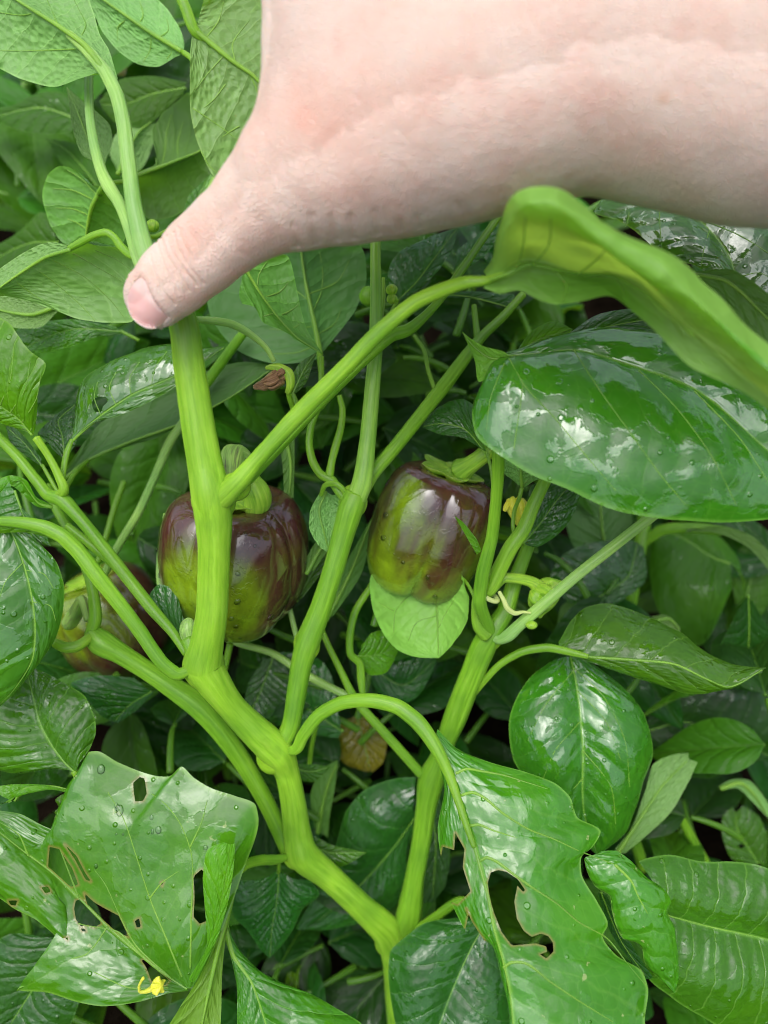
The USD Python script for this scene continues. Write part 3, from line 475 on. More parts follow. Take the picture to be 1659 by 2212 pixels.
# long petiole to the right
stem(PL, '1062,1374,29.1,24 1080,1382,28.8,22 1096,1374,28.6,29 1120,1352,28.4,28 1180,1300,28,27 1240,1248,27.7,26 1300,1200,27.4,26 1370,1145,27.2,25 1430,1098,27,25 1480,1050,26.8,22', name='petiole', mat='stem_pale', ribs=.03)

# ------------------------------------------------------------------ the held plant: leaves
# top left, pale undersides
leaf(PL, '640,450 500,270 350,160 100,0 -120,-160', '580,430 300,515 130,470 0,405 -150,300', '700,470 640,290 590,190 560,90 520,-20 420,-200', '1', 'under', d=(25.5, 26, 26.5), dl=1.2, dr=.8, mat='leaf_pale', mid=16,
     pet='330,590,23.9,48 312,540,24,48 292,455,24.2,40 278,350,24.5,36 268,270,24.8,35 252,205,25.1,34 232,163,25.5,32 190,112,25.8,26 150,75,26,20', petmat='stem_pale', veins=['460,290 300,298 120,302 0,300', '350,160 320,90 280,0', '480,220 510,150 470,60 440,0', '240,70 130,90 0,75'], nu=40)
leaf(PL, '1080,310 870,180 700,60 540,-50 420,-120', '1050,335 940,395 820,380 700,300 620,200 560,90 510,-20 440,-110', '1092,300 1095,270 1060,150 1000,60 920,-20 700,-150 450,-140', '1', 'under', d=(29.5, 30, 30.5), dl=.6, dr=.6, mat='leaf_pale', mid=11,
     pet='424,150,29,13 414,127,29.3,13 395,113,29.5,12', veins=['940,225 1000,180 990,110', '820,150 850,90 830,10', '900,210 890,300 850,370', '760,110 700,160 700,240', '1000,260 1020,310 990,350'])
leaf(PL, '1160,190 1400,380 1500,450 1650,640 1750,900', '1140,200 1128,330 1128,580 1160,800 1230,980 1310,1090 1420,1100 1560,1060', '1210,0 1400,-120 1700,-100 1850,300 1800,800', '1', 'under', d=(24.6, 25.2, 25.8), dl=-.5, dr=.3, mat='leaf_pale', mid=13,
     pet='378,-30,24.3,24 400,15,24.4,26 422,69,24.6,24 445,90,24.8,15', veins=['1140,640 1290,740 1450,860', '1170,850 1240,980 1310,1050', '1330,330 1240,430 1140,560', '1340,500 1270,590 1200,650', '1220,230 1300,120 1330,0', '1480,440 1520,520 1540,620', '1420,750 1340,800 1290,840', '1400,380 1380,270 1480,120'], bulge=.08, nu=50, nv=29)
leaf(PL, '462,385,23.4 450,410,23.4 435,440,23.3 420,475,23.2', '455,375,23.4 435,420 410,470', '470,390,23.5 462,420 440,470', mat='leaf_pale', side='under', nu=14, nv=9)
leaf(PL, '425,490,31 425,440,31 450,380,31.4', '410,490 397,470 411,418 444,388', '445,480 470,430 475,385', mat='leaf', side='top', nu=18, nv=11)
leaf(PL, '786,1050 930,1000 1060,950 1180,900 1300,800', '840,1010 930,985 900,850 920,730 1000,620 1120,568 1300,560', '800,1060 810,1200 870,1290 1010,1290 1180,1180 1300,980', '1', 'under', d=(31.5, 32, 33), dl=.8, dr=1.2, mat='leaf', mid=11,
     veins=['960,990 980,900 990,780 1020,680', '1060,950 1055,850 1090,720', '930,990 925,940'], quilt=.02, pet='240,395,30.5,10 275,390,31,10 292,380,31.5,9')
leaf(PL, '700,1040 760,900 830,780 920,710', '690,1000 650,900 700,780 800,720', '740,1050 850,990 900,880 930,760', '1', 'under', d=(35, 36, 36.5), mat='leaf_pale', dl=.5, dr=.5)
leaf(PL, '600,1000 520,820 455,650 395,515', '570,965 500,930 440,800 415,650 395,515', '630,940 665,850 650,740 575,665 480,590 395,515', '1', 'under', d=(29.6, 30, 30.4), mat='leaf_pale', quilt=.06, mid=6)
stem(PL, '318,600,24.1,34 300,560,24.3,33 282,500,24.7,31 255,435,25.3,28 233,400,25.8,32 222,378,26,28 205,320,26.5,25 195,260,27,22 192,200,27.5,20 193,150,28,18', name='branch', mat='stem_pale')
leaf(PL, '610,1110 545,1235 515,1380 500,1500', '596,1105 540,1100 450,1010 360,988 285,1040 250,1150 270,1280 330,1400 420,1480', '640,1120 730,1220 770,1340 720,1450 570,1500', '1', 'under', d=(28.5, 29.5, 31), dl=.6, dr=.4, mat='leaf', mid=11, veins=['560,1190 430,1130 310,1120', '530,1280 430,1240 330,1235', '515,1360 450,1320 400,1300', '575,1160 470,1050 400,1010'], pet='232,398,26.5,14 226,402,27.5,15 215,418,28.6,13')
leaf(PL, '153,538,25.4 100,556,25.8 45,590,26.2 -40,650,26.6', '212,532,25.3 255,536,25.6 298,570,26 312,640,26.4 286,694,26.8 233,699,27.2 182,692 109,672 0,641 -50,660', '150,528 109,523 55,546 0,582 -40,622', 'p', 'under', dr=.5, mat='leaf_pale', mid=9, nu=46, nv=31, bulge=.16,
     pet='300,560,24.6,16 278,548,24.8,20 262,533,24.9,19 246,512,25,18 232,503,25,18 205,508,25.1,17 178,522,25.3,18 150,537,25.5,14', veins=['155,545 215,580 268,612 300,640', '110,560 185,600 240,650 270,688', '70,575 130,620 180,665 205,692', '205,540 250,560 300,595', '30,605 70,635 120,668'], vw=2.6)
leaf(PL, '265,716 155,712 66,745 45,758', '250,706 153,690 80,698 38,710', '262,722 219,726 164,745 84,763 50,762', 'p', 'top', d=(31, 31, 31.5), mat='leaf', pet='300,735,31,8 262,716,31,8')
leaf(PL, '130,660 70,680 0,670 -60,650', '120,665 60,645 0,635 -60,630', '125,672 90,706 33,708 0,700 -60,690', 'p', 'under', d=(30, 30), mat='leaf_pale')
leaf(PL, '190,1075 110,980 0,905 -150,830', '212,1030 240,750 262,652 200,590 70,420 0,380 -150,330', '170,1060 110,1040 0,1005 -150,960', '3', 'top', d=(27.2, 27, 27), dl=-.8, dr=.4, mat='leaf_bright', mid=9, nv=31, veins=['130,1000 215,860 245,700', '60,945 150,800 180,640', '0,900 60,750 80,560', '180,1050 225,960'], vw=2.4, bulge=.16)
leaf(PL, '410,1130 455,1080 600,960 780,840 1030,730 1190,650 1335,550', '430,1085 445,1000 455,840 500,735 650,640 800,575 990,532 1190,562 1335,550', '420,1128 480,1060 560,1000 700,962 900,870 1040,792 1200,655 1335,550', '3', 'top', d=(28.2, 27.6, 27.4, 27.8), dl=.9, dr=-.1, mat='leaf_fine', mid=7, nu=90, nv=49,
     holes=['545,880 560,856 590,846 635,850 640,878 612,905 600,940 565,938 550,915'], vt='3', veins=['600,960 560,850 580,760', '780,840 770,740 830,640', '690,900 650,790 690,700', '900,780 920,680 990,580', '1030,730 1080,650 1150,590'], vw=2,
     pet='134,1062,27.9,12 137,1020,28,14 146,975,28.1,14 156,950,28.2,10', bulge=.13)
leaf(PL, '375,1345 500,1240 760,1120 1060,1010 1400,830 1620,680', '400,1260 600,1000 900,850 1200,700 1450,640 1610,660', '420,1320 520,1235 740,1150 930,1090 1200,940 1350,850 1620,695', '3', 'under', d=(30.5, 31, 31.5), mat='leaf_dark', dl=.7, dr=.4, pet='140,1058,28.2,12 165,1018,29.5,11 190,995,30.5,9', mid=8)
leaf(PL, '380,1220 370,1080 345,1000 450,890', '330,1180 250,1090 225,1075 300,985 380,920 452,885', '400,1200 450,1130 450,1000 455,890', '3', 'top', d=(28.6, 28.8, 29), mat='leaf_dark', pet='133,1066,28,9 136,1020,28.4,9 138,990,28.6,8')
leaf(PL, '250,1260 150,1130 40,1030', '245,1215 150,1090 80,1030 40,1015', '230,1250 130,1180 60,1110 35,1030', '3', 'top', d=(28.4, 28.6, 29), mat='leaf_dark', pet='128,1068,28.1,9 106,1030,28.3,9 92,1005,28.4,8')

# behind and right of the thumb
leaf(PL, '-60,250 60,440 150,560 270,690 435,797', '-80,480 0,500 60,600 180,650 290,720 435,800', '60,150 220,180 255,300 290,480 335,640 435,795', '4', 'under', d=(26, 26.4, 26.8), dl=.6, dr=.3, mat='leaf', mid=7, nu=44, veins=['60,440 170,400 230,330', '150,560 240,520 290,480', '20,390 30,300 90,200', '130,540 60,560', '230,650 290,610'], bulge=.15)
leaf(PL, '425,810 400,680 370,540 330,350 300,120 300,-50', '420,830 330,850 120,860 -100,780 -250,600 -300,350 -200,100 0,-80', '432,800 560,640 650,520 720,330 700,150 500,-60', '4', 'under', d=(30.5, 30.5, 30.3), dl=.8, dr=.8, mat='leaf_dark', mid=13, nu=44, pet='697,880,28.3,12 694,810,29.5,13 690,765,30.4,14', veins=['400,680 520,600 560,500', '370,540 430,400 440,300 420,150', '385,620 250,650 100,640', '350,460 200,330 150,150', '410,740 280,790 120,800', '345,420 540,330 610,200'], quilt=.05)
stem(PL, '425,690,24.6,16 470,694,24.9,19 500,700,25.2,19 527,713,25.5,18 555,733,25.8,15 575,752,26,13 592,780,26.2,12', name='flower_stalk', mat='stem_pale', sides=12)
stem(PL, '528,716,30.4,22 495,760,30.8,24 462,805,31.2,25 430,850,31.5,24 395,905,31.8,22', name='stem', sides=12)
leaf(PL, '920,455 1020,360 1150,190 1300,-5', '900,430 855,310 870,230 930,150 1080,70 1300,-10', '960,450 1040,395 1180,262 1265,130 1305,0', '4', 'top', d=(31, 31, 31.4), mat='leaf_dark', quilt=.08, mid=6, pet='840,690,31.4,8 852,660,31.3,8 866,640,31.1,8')
leaf(PL, '1270,290 1400,130 1560,-30', '1275,250 1290,150 1400,60 1560,-60', '1300,290 1450,190 1600,20', '4', 'top', d=(32, 32), mat='leaf_dark')
leaf(PL, '1200,420 1400,440 1659,510', '1210,405 1400,400 1659,420', '1230,440 1450,450 1600,480 1659,515', '4', 'top', d=(30, 30), mat='leaf_dark')
leaf(PL, '245,1060 290,960 330,880 400,790', '235,1050 240,950 290,860 395,790', '270,1050 330,990 370,880 400,795', '4', 'top', d=(28, 28.3), mat='leaf', nu=20, nv=11, pet='648,900,27.9,12 640,870,27.9,12 633,850,28,9')
# the big folded leaf at the end of the long petiole
lf = sheet(PL, ['1044,590,21.6 1066,540,20.8 1082,470,19.0 1094,435,17.9 1115,411,17.4 1150,399,17.2 1180,398,17.2 1210,407,17.3 1250,438,17.5 1302,474,17.7 1414,535,18.0 1488,588,18.0 1600,690,17.9 1720,800,17.6',
                '1044,600,21.0 1074,560,20.0 1096,490,18.2 1112,455,17.4 1135,436,16.8 1165,428,16.8 1200,434,16.8 1235,454,16.9 1275,488,17.1 1330,528,17.3 1420,585,17.4 1490,640,17.4 1600,742,17.3 1720,850,17.2',
                '1044,606,20.9 1080,590,20.3 1115,545,19.4 1140,520,18.9 1165,515,18.6 1195,520,18.5 1225,530,18.6 1262,545,18.9 1310,560,19.2 1360,585,19.2 1430,635,18.6 1500,690,18.2 1600,780,18 1720,880,17.9',
                '1044,612,20.9 1082,608,20.5 1120,585,20.2 1150,575,20.1 1180,580,20.1 1210,590,20.2 1240,596,20.3 1275,600,20.4 1320,600,20.3 1370,622,19.9 1430,672,19.2 1500,730,18.8 1600,810,18.6 1720,900,18.4',
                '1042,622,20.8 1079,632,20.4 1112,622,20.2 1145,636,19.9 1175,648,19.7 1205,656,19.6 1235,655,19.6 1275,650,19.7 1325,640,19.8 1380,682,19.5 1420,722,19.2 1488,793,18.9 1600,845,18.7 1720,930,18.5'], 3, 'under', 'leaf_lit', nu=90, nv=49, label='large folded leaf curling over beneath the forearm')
for s_ in ('1060,604,20.5,10 1100,590,20.1,10 1140,572,20.0,10 1190,580,19.95,9 1250,592,20.1,8 1320,597,20.1,7 1380,626,19.6,6 1500,727,18.6,5', '1150,575,19.8,5 1185,530,18.5,4 1190,470,17.2,3 1195,430,16.85,2', '1250,592,19.9,5 1290,560,18.9,4 1320,525,17.3,2', '1200,585,19.9,4 1225,620,19.8,4 1215,650,19.5,3', '1115,588,20,4 1130,530,19.1,4 1135,470,17.4,4', '1330,600,20,4 1345,622,19.9,3 1350,645,19.6,2'):
    c_, r_ = stem_pts(Q(s_)); v, f, uv = tube_mesh(c_, r_, 8); obj('midrib' if 'x' not in s_ and s_.startswith('1060') else 'vein', (v, f), 'vein', lf, uv=uv)
c_, r_ = stem_pts(Q('455,1092,24.9,64 486,1070,24.5,58 512,1044,24.2,50 548,1002,24,41 650,890,23.4,42 740,800,22.8,40 830,708,22.2,38 900,652,21.8,36 960,625,21.4,34 1010,610,21,30 1050,606,20.8,22 1090,592,20.4,12'), 6); v, f, uv = tube_mesh(c_, r_, 18, .03, 3, True, .05)
obj('petiole', (v, f), 'stem_main', lf, uv=uv)
leaf(PL, '1085,770 1160,764 1239,756 1360,788 1500,840 1659,975 1780,1080', '1095,760 1180,738 1300,715 1450,735 1600,815 1780,980', '1050,812 1019,880 1029,940 1090,992 1160,1030 1230,1060 1330,1102 1430,1119 1560,1126 1680,1118 1780,1090', 'p', 'top', d=(24.2, 23.6, 23.4, 23.2), dl=1.4, dr=-1.2, mat='leaf_fine', mid=8, nu=64, nv=45, bulge=.2, quilt=.05,
     veins=['1100,775 1130,828 1200,905 1262,980 1330,1060', '1239,756 1300,850 1358,930 1430,1030 1480,1090', '1380,800 1460,880 1540,990 1590,1090', '1500,845 1600,950 1659,1040', '1130,830 1120,900 1110,970', '1090,785 1060,860 1050,930'], vw=3.4,
     pet='1062,1368,29,24 1036,1300,27.9,32 1042,1240,27.4,33 1062,1160,26.8,29 1071,1080,26,28 1076,1000,25.3,30 1075,940,24.8,24 1080,860,24.3,14')
leaf(PL, '1110,778 1055,772 1020,745 998,716', '1085,758 1045,748 1015,730 998,716', '1075,800 1034,824 1026,780 1011,745 998,716', 'p', 'under', d=(24, 24.3, 24.5), mat='leaf_bright', nu=24, nv=15, mid=6)
leaf(PL, '1105,770 1150,740 1230,712', '1112,765 1146,718 1198,693 1237,711', '1125,775 1170,765 1204,745 1237,712', 'p', 'top', d=(25.6, 26), mat='leaf_bright', nu=22, nv=13)
leaf(PL, '1190,760 1280,715 1400,690 1500,680', '1210,735 1290,680 1370,665 1500,660', '1200,765 1300,745 1420,720 1510,700', 'p', 'top', d=(27, 27.4), mat='leaf_dark', bulge=.2)
leaf(PL, '1054,985 1000,925 950,915 912,922', '1050,900 1000,862 940,885 912,920', '1052,978 1000,946 950,938 914,924', 'p', 'top', d=(27.6, 28.4, 29), dl=.5, mat='leaf_dark', pet='1066,1060,27.2,8 1060,1010,27.4,8 1050,975,27.6,8')
# under the right pepper: cupped pale leaf
leaf(PL, '935,1200,31.2 943,1290,31 948,1421,30', '850,1205,31 803,1242,30.4 801,1290,30.2 810,1333,30 832,1377,30 857,1402,29.9 894,1418,29.9 948,1422,30', '990,1225,29.9 1007,1262,29.2 1017,1304,28.8 1010,1333,28.8 978,1391,29.4 948,1422,30', 'p', 'under', mat='leaf_cup', mid=8, nu=40, nv=31, veins=['942,1270 880,1290 855,1320 850,1370', '945,1330 900,1345 880,1390', '946,1360 960,1330 985,1290', '850,1320 815,1300'], vw=2.2, pet='1040,1330,28.8,8 1010,1262,29.4,8 960,1215,31,8')
leaf(PL, '770,1418 815,1415 865,1392', '778,1440 800,1458 830,1455 866,1395', '782,1395 800,1370 830,1362 866,1388', 'p', 'top', d=(31.6, 32, 32.4), mat='leaf_bright', nu=24, nv=15, mid=5, pet='776,1430,31.3,8 768,1420,31.5,8')
leaf(PL, '590,1420 560,1500 530,1560', '570,1425 540,1470 520,1560', '640,1420 660,1500 560,1580', 'p', 'top', d=(36, 36), mat='leaf_dark')
leaf(PL, '800,1440 870,1480 940,1425', '800,1470 850,1530 900,1505 946,1428', '790,1430 860,1415 940,1420', 'p', 'top', d=(36, 36), mat='leaf_dark')
leaf(PL, '740,1580 640,1520 540,1500', '730,1595 640,1580 540,1540', '735,1560 700,1430 600,1410 540,1470', 'p', 'top', d=(35, 36, 37), mat='leaf_dark')
# curled young leaf between the two peppers
leaf(PL, '705,1062 690,1100 700,1150 712,1195', '690,1065 672,1098 668,1140 690,1180 712,1197', '725,1068 745,1090 740,1130 722,1170 712,1197', 'p', 'under', d=(28.2, 27.9, 28.2), mat='leaf_pale', bulge=.35, nu=26, nv=17, mid=6, quilt=.08, pet='745,1085,27.6,10 742,1058,27.4,13 725,1045,27.4,14 703,1048,27.6,13 694,1070,28,10')
leaf(PL, '662,1240 690,1190 735,1130 757,1105', '650,1225 690,1160 757,1103', '680,1230 720,1170 757,1107', 'p', 'under', d=(30, 30), mat='leaf', nu=20, nv=9)
leaf(PL, '640,1300 700,1200 735,1165', '620,1290 680,1200 733,1160', '655,1290 710,1215 738,1168', 'p', 'top', d=(31, 31), mat='leaf', nu=20, nv=9)
leaf(PL, '705,1340 760,1230 806,1115', '690,1320 745,1220 806,1113', '720,1330 780,1240 808,1118', 'p', 'under', d=(32, 32), mat='leaf', nu=20, nv=9)
leaf(PL, '410,1395 360,1340 312,1300', '400,1350 370,1270 345,1262 312,1300', '405,1400 360,1360 325,1318 312,1302', 'p', 'top', d=(28.4, 28.8), mat='leaf_dark', nu=20, nv=13)
leaf(PL, '613,930 628,1000 625,1075', '600,935 610,1000 614,1075', '636,930 636,1000 634,1075', 'p', 'under', d=(30, 30), mat='leaf', nu=16, nv=9)
leaf(PL, '1040,1190 1010,1145 983,1116', '1030,1165 1000,1128 983,1115', '1030,1198 1008,1160 983,1117', 'p', 'top', d=(27.6, 27.6), mat='leaf_bright', nu=16, nv=9, midrib=False)
# small leaf above the yellow flower, and the wet one beside it
leaf(PL, '605,510 595,400 590,300 580,180', '570,500 530,460 430,380 415,220 430,150', '625,520 720,460 850,400 860,330 760,260', 'z1', 'under', d=(28, 27.6, 27.4), mat='leaf_pale', mid=8, pet='1112,1162,27.8,9 1108,1135,27.8,10 1112,1100,27.9,10 1122,1075,28,10 1128,1050,28,9', veins=['600,470 560,350 490,240', '610,500 700,420 830,370', '595,420 620,340 700,280'], vw=2.4, nu=24, nv=15)
leaf(PL, '620,1040 780,850 900,680 1040,510', '610,1000 640,700 700,500 850,450 1000,440', '650,1060 720,1078 900,990 1040,850 1120,680 1150,520 1120,450', 'z1', 'top', d=(29, 29.2, 29), mat='leaf_dark', mid=12, nu=30, nv=19, bulge=.2)
# right side, near
leaf(PL, '1206,1405 1257,1417 1358,1425 1462,1436 1525,1466 1570,1484 1654,1443', '1206,1388 1235,1339 1265,1310 1302,1301 1369,1321 1414,1339 1469,1373 1525,1410 1581,1436 1654,1442', '1220,1410 1265,1426 1339,1452 1414,1478 1470,1493 1525,1497 1570,1489 1654,1444', 'p', 'top', d=(29, 28.4, 28, 28), dl=1.6, dr=.5, mat='leaf', mid=8, nu=50, nv=25, bulge=.12,
     pet='1015,1510,30.4,14 1040,1478,30,15 1080,1435,29.6,17 1130,1407,29.3,19 1185,1399,29.1,20 1230,1408,28.8,18 1270,1418,28.5,12')
leaf(PL, '1232,1418 1245,1480 1258,1600 1262,1760 1292,1850', '1190,1428 1146,1462 1116,1507 1101,1548 1101,1600 1110,1645 1150,1700 1220,1780 1292,1850', '1290,1440 1350,1490 1393,1545 1409,1591 1413,1640 1399,1684 1376,1740 1350,1800 1292,1850', 'p', 'top', d=(31, 30, 30, 30.5), dl=.3, dr=.6, mat='leaf_fine', mid=8, nu=50, nv=35, bulge=.2, quilt=.08,
     veins=['1238,1450 1180,1520 1140,1600', '1236,1440 1300,1500 1350,1600 1360,1700', '1252,1560 1200,1620 1170,1690', '1258,1620 1320,1700 1330,1780', '1245,1490 1310,1560 1340,1640', '1260,1680 1220,1730 1215,1765'], vw=2.4, pet='1190,1399,29.3,12 1222,1405,30.4,12')

# bottom: the chewed leaf in front
ED = (26.5, 25.9, 25.2, 24.4, 24, 23.6)
gridpatch = None
def raw_patch(Ms, Ls, Rs, tile, d, dl=0, dr=0, nu=40, nv=21, **k):
    m, l, r = (Q(s, tile) for s in (Ms, Ls, Rs)); m[:, 3] = l[:, 3] = r[:, 3] = 0
    m[:, 2] = np.interp(arc(m[:, :2]), np.linspace(0, 1, len(d)), d); m_ = spline(m, nu); o = []
    for e, de in ((l, dl), (r, dr)):
        t = arc(e[:, :2]); e[:, 2] = np.interp(t, np.linspace(0, 1, nu), m_[:, 2]) + de * np.sin(np.pi * t) ** .6; o.append(spline(e, nu))
    a, b, c = (W(q[:, 0], q[:, 1], q[:, 2]) for q in (o[0], m_, o[1]))
    s = 1 if np.cross(np.gradient(b, axis=0), c - a).sum(0) @ -FWD > 0 else -1
    pos, _ = leaf_grid(a, b, c, nv, k.get('bulge', .1), .03, .03, 5, .3, 99, s)
    uu, vv = np.meshgrid(np.linspace(0, 1, nu), np.linspace(.5, 1, nv), indexing='ij')
    return pos.reshape(-1, 3), grid_faces(nu, nv), np.stack([uu.ravel(), .5 + (vv.ravel() - .5) * .9], 1)
E2 = raw_patch('600,700 770,745 870,850 960,1030 1050,1250 1115,1490', '590,710 600,760 660,880 740,930 750,1000 780,1110 820,1180 900,1200 930,1240 935,1300 960,1350 1050,1430 1112,1492', '690,665 770,662 850,715 950,820 1040,880 1088,965 1070,1020 1115,1110 1135,1250 1146,1400 1118,1490', 'b3', (25.6, 25.2, 25, 25.2), .3, .5, bulge=.14)
leaf(PL, '938,1596 970,1668 992,1735 1021,1815 1036,1870 1054,1937 1068,2010 1085,2070 1100,2140 1112,2260', '926,1596 945,1640 958,1700 945,1790 955,1870 980,1960 1010,2010 1062,2040 1082,2110 1096,2160 1104,2260', '945,1575 985,1616 1060,1648 1140,1670 1205,1697 1230,1722 1245,1765 1296,1796 1278,1830 1255,1850 1254,1885 1290,1950 1312,2000 1302,2020 1330,2062 1388,2100 1400,2135 1392,2200 1398,2300', 'p', 'top', d=ED, dl=.6, dr=.8, mat='leaf_chewed', mid=15, nu=220, nv=121, bulge=.1, quilt=.02, patch=E2,
     vt='b3', holes=['48,790 90,776 140,786 205,830 248,893 238,905 214,880 203,866 185,960 200,1060 240,1130 285,1165 340,1145 382,1160 410,1200 412,1250 372,1292 335,1266 375,1250 370,1220 310,1203 170,1215 110,1135 65,1020 40,930 30,850',
                     '-165,660 -158,560 -105,655 -115,760 -70,900 -145,975 -190,960 -260,800 -230,640', '-160,1100 -100,1120 -80,1030 -95,1000 -60,1080 20,1200 -100,1250'],
     veins=['-155,215 -100,190 0,203 120,225 250,265 380,305', '-125,342 -60,325 0,350 110,440 280,545 400,590 550,660 770,745', '-17,724 25,703 60,715 180,800 300,885 430,970 560,1080 720,1170 850,1330 960,1460', '122,1345 160,1315 230,1312 400,1430 550,1530 760,1660', '-75,520 -30,512 60,545 200,590', '770,745 870,850 900,920 960,1030'], vw=7,
     pet='622,1622,28.8,18 640,1618,28.5,26 655,1590,28.2,30 690,1545,27.8,32 740,1518,27.4,33 800,1513,27,34 860,1527,26.7,36 905,1562,26.5,38 942,1615,26.25,32 968,1668,26.05,25 990,1730,25.75,19 1010,1790,25.45,15 1024,1830,25.3,11', label='glossy bright leaf with edges chewed ragged and a notch eaten through')
# bottom left: broad leaf full of holes
leaf(PL, '1110,1500 1040,1455 850,1310 640,1130 470,960 300,800 150,690 0,570 -160,440', '1120,1510 1000,1525 850,1570 600,1600 430,1572 250,1522 100,1508 240,1440 405,1320 390,1260 330,1190 200,1080 60,1010 -160,880', '1150,1480 1230,1350 1330,1120 1440,800 1536,470 1520,400 1400,350 1250,300 1150,240 1080,178 1010,235 930,235 850,215 700,150 580,85 535,90 548,300 570,560 545,612 400,590 250,530 120,460 0,440 -160,420', 'b1', 'top',
     d=(26.5, 26.8, 27.2, 27.4, 27.4), dl=-.9, dr=.2, mat='leaf_chewed', mid=9, nu=220, nv=151, bulge=.1, quilt=.015,
     holes=['790,275 830,240 860,250 866,300 872,340 850,382 803,387 794,330', '295,655 350,668 430,785 465,880 420,893 285,772', '385,640 455,710 500,800 540,862 508,850 450,740', '500,930 560,985 620,1020 705,1065 765,1190 690,1160 600,1080 520,1000',
            '450,975 480,965 590,1085 600,1110 560,1135 520,1118 480,1128 450,1085 440,1020', '1150,830 1195,790 1240,820 1252,1000 1245,1090 1185,1112 1150,1072 1155,950', '243,895 285,892 302,922 270,932', '50,975 105,972 92,1005 60,1000', '800,1095 826,1080 836,1132 812,1135', '840,1330 868,1322 1005,1448 980,1478 900,1455 868,1370', '955,870 970,862 962,888', '478,1140 505,1142 510,1158 490,1158', '385,1195 405,1192 402,1212'],
     veins=['1080,1425 980,1180 890,960 800,680 730,480 640,330', '1130,1375 1135,1100 1128,660 1060,500 980,400 900,340', '1128,660 1200,500 1230,380', '890,960 960,870 1060,800', '1020,1440 800,1230 700,1040 620,870 560,790', '850,1310 700,1160 500,1120 400,1090', '1000,1490 760,1490 560,1400', '640,1130 500,1300 420,1320', '170,710 110,580 0,510', '470,960 400,780 330,600'], vw=4.5, drops='600,195,,16 712,440,,17 700,425,,12 690,410,,9 900,480,,9 940,555,,13 905,565,,8 730,580,,6 690,580,,6 1220,660,,9 570,770,,8 1210,440,,7', label='broad leaf riddled with insect holes, one lobe folded over')
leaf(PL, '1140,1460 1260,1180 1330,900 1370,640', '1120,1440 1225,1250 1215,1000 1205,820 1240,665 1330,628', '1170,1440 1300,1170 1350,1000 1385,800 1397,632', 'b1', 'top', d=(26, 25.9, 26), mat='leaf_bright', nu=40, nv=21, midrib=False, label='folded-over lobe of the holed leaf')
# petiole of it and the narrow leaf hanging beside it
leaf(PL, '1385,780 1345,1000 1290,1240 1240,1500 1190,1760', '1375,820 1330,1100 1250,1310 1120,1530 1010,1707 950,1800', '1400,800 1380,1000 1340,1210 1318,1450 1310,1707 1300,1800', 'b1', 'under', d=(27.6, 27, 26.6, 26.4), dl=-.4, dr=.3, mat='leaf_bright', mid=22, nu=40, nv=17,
     pet='622,1850,30.6,14 600,1856,30,22 560,1858,29,24 530,1868,28.2,24 512,1885,27.8,24 505,1920,27.5,20')
leaf(PL, '300,1720 310,1600 440,1620', '320,1400 440,1330 520,1400 560,1540 570,1600', '400,1590 480,1610 575,1605', 'b1', 'top', d=(29, 29), mat='leaf_bright', nu=10, nv=9) if False else None
leaf(PL, '500,556 450,520 420,450 440,345', '560,590 570,545 505,490 528,420 510,370 470,340', '570,605 480,612 400,590 300,545 318,520 348,480 322,450 350,420 328,380 380,340 430,336', 'b1', 'top', d=(29, 29), mat='leaf', nu=36, nv=21, mid=5, pet='189,1740,28.8,12 186,1775,28.9,12 180,1795,29,14')
leaf(PL, '164,1671 138,1645 109,1605 87,1562 73,1508 55,1440', '180,1640 196,1610 204,1588 204,1551 189,1511 146,1479 91,1450 60,1438', '146,1664 109,1660 36,1672 0,1668 -60,1640 -70,1560 -20,1480 40,1436', 'p', 'top', d=(28.4, 28.6, 29), dl=.2, dr=.3, mat='leaf', mid=9, nu=50, nv=31, quilt=.09, bulge=.14, pet='189,1760,29,11 184,1725,28.8,12 175,1695,28.6,13 160,1666,28.4,14')
leaf(PL, '10,1125 25,1150 51,1217 69,1290 76,1351 70,1425 30,1490 -30,1550', '0,1140 -50,1200 -90,1300 -90,1400 -70,1500 -30,1550', '60,1148 124,1217 138,1262 135,1326 120,1380 95,1420 55,1468 22,1504 0,1526 -28,1552', 'p', 'top', d=(26, 26, 26.4, 27), dl=.3, dr=.4, mat='leaf_fine', mid=7, nu=50, nv=31, bulge=.16,
     veins=['58,1232 95,1240 115,1270', '70,1300 110,1310 120,1340', '50,1215 10,1260 0,1290'], vw=2.4, pet='428,1448,26.6,20 405,1450,26.4,24 385,1456,26.3,30 360,1440,26.2,31 300,1360,26,34 255,1300,25.8,35 215,1250,25.6,37 165,1186,25.5,37 135,1158,25.4,36 100,1140,25.4,34 55,1130,25.4,30 5,1126,25.5,24 -40,1126,25.6,18')
leaf(PL, '165,1190,25.5 110,1148,25.5 50,1128,25.6 -60,1120,25.8', '158,1190 100,1160 50,1150 0,1152 -60,1155', '178,1195 115,1139 50,1121 0,1116 -60,1108', 'p', 'top', mat='leaf_bright', nu=30, nv=13, midrib=False, bulge=.3)
leaf(PL, '113,1095 84,1088 60,1058 45,1038 20,1050 -20,1110', '110,1098 84,1096 40,1060 20,1045 -20,1060', '108,1088 80,1075 55,1036 22,1027 -20,1045', 'p', 'top', d=(28, 27.4, 27), mat='leaf_bright', nu=30, nv=13, mid=10)
leaf(PL, '30,1060 45,1100 70,1160', '20,1040 -20,1100 -20,1180', '27,1054 32,1080 84,1130 110,1180', 'p', 'top', d=(27, 27), mat='leaf_fine', nu=24, nv=15)
leaf(PL, '30,1730 50,1705 120,1700 168,1712', '-20,1745 0,1738 55,1716 110,1706 165,1716', '-20,1700 36,1694 91,1695 160,1708', 'p', 'top', d=(28, 28), mat='leaf_bright', nu=26, nv=11)
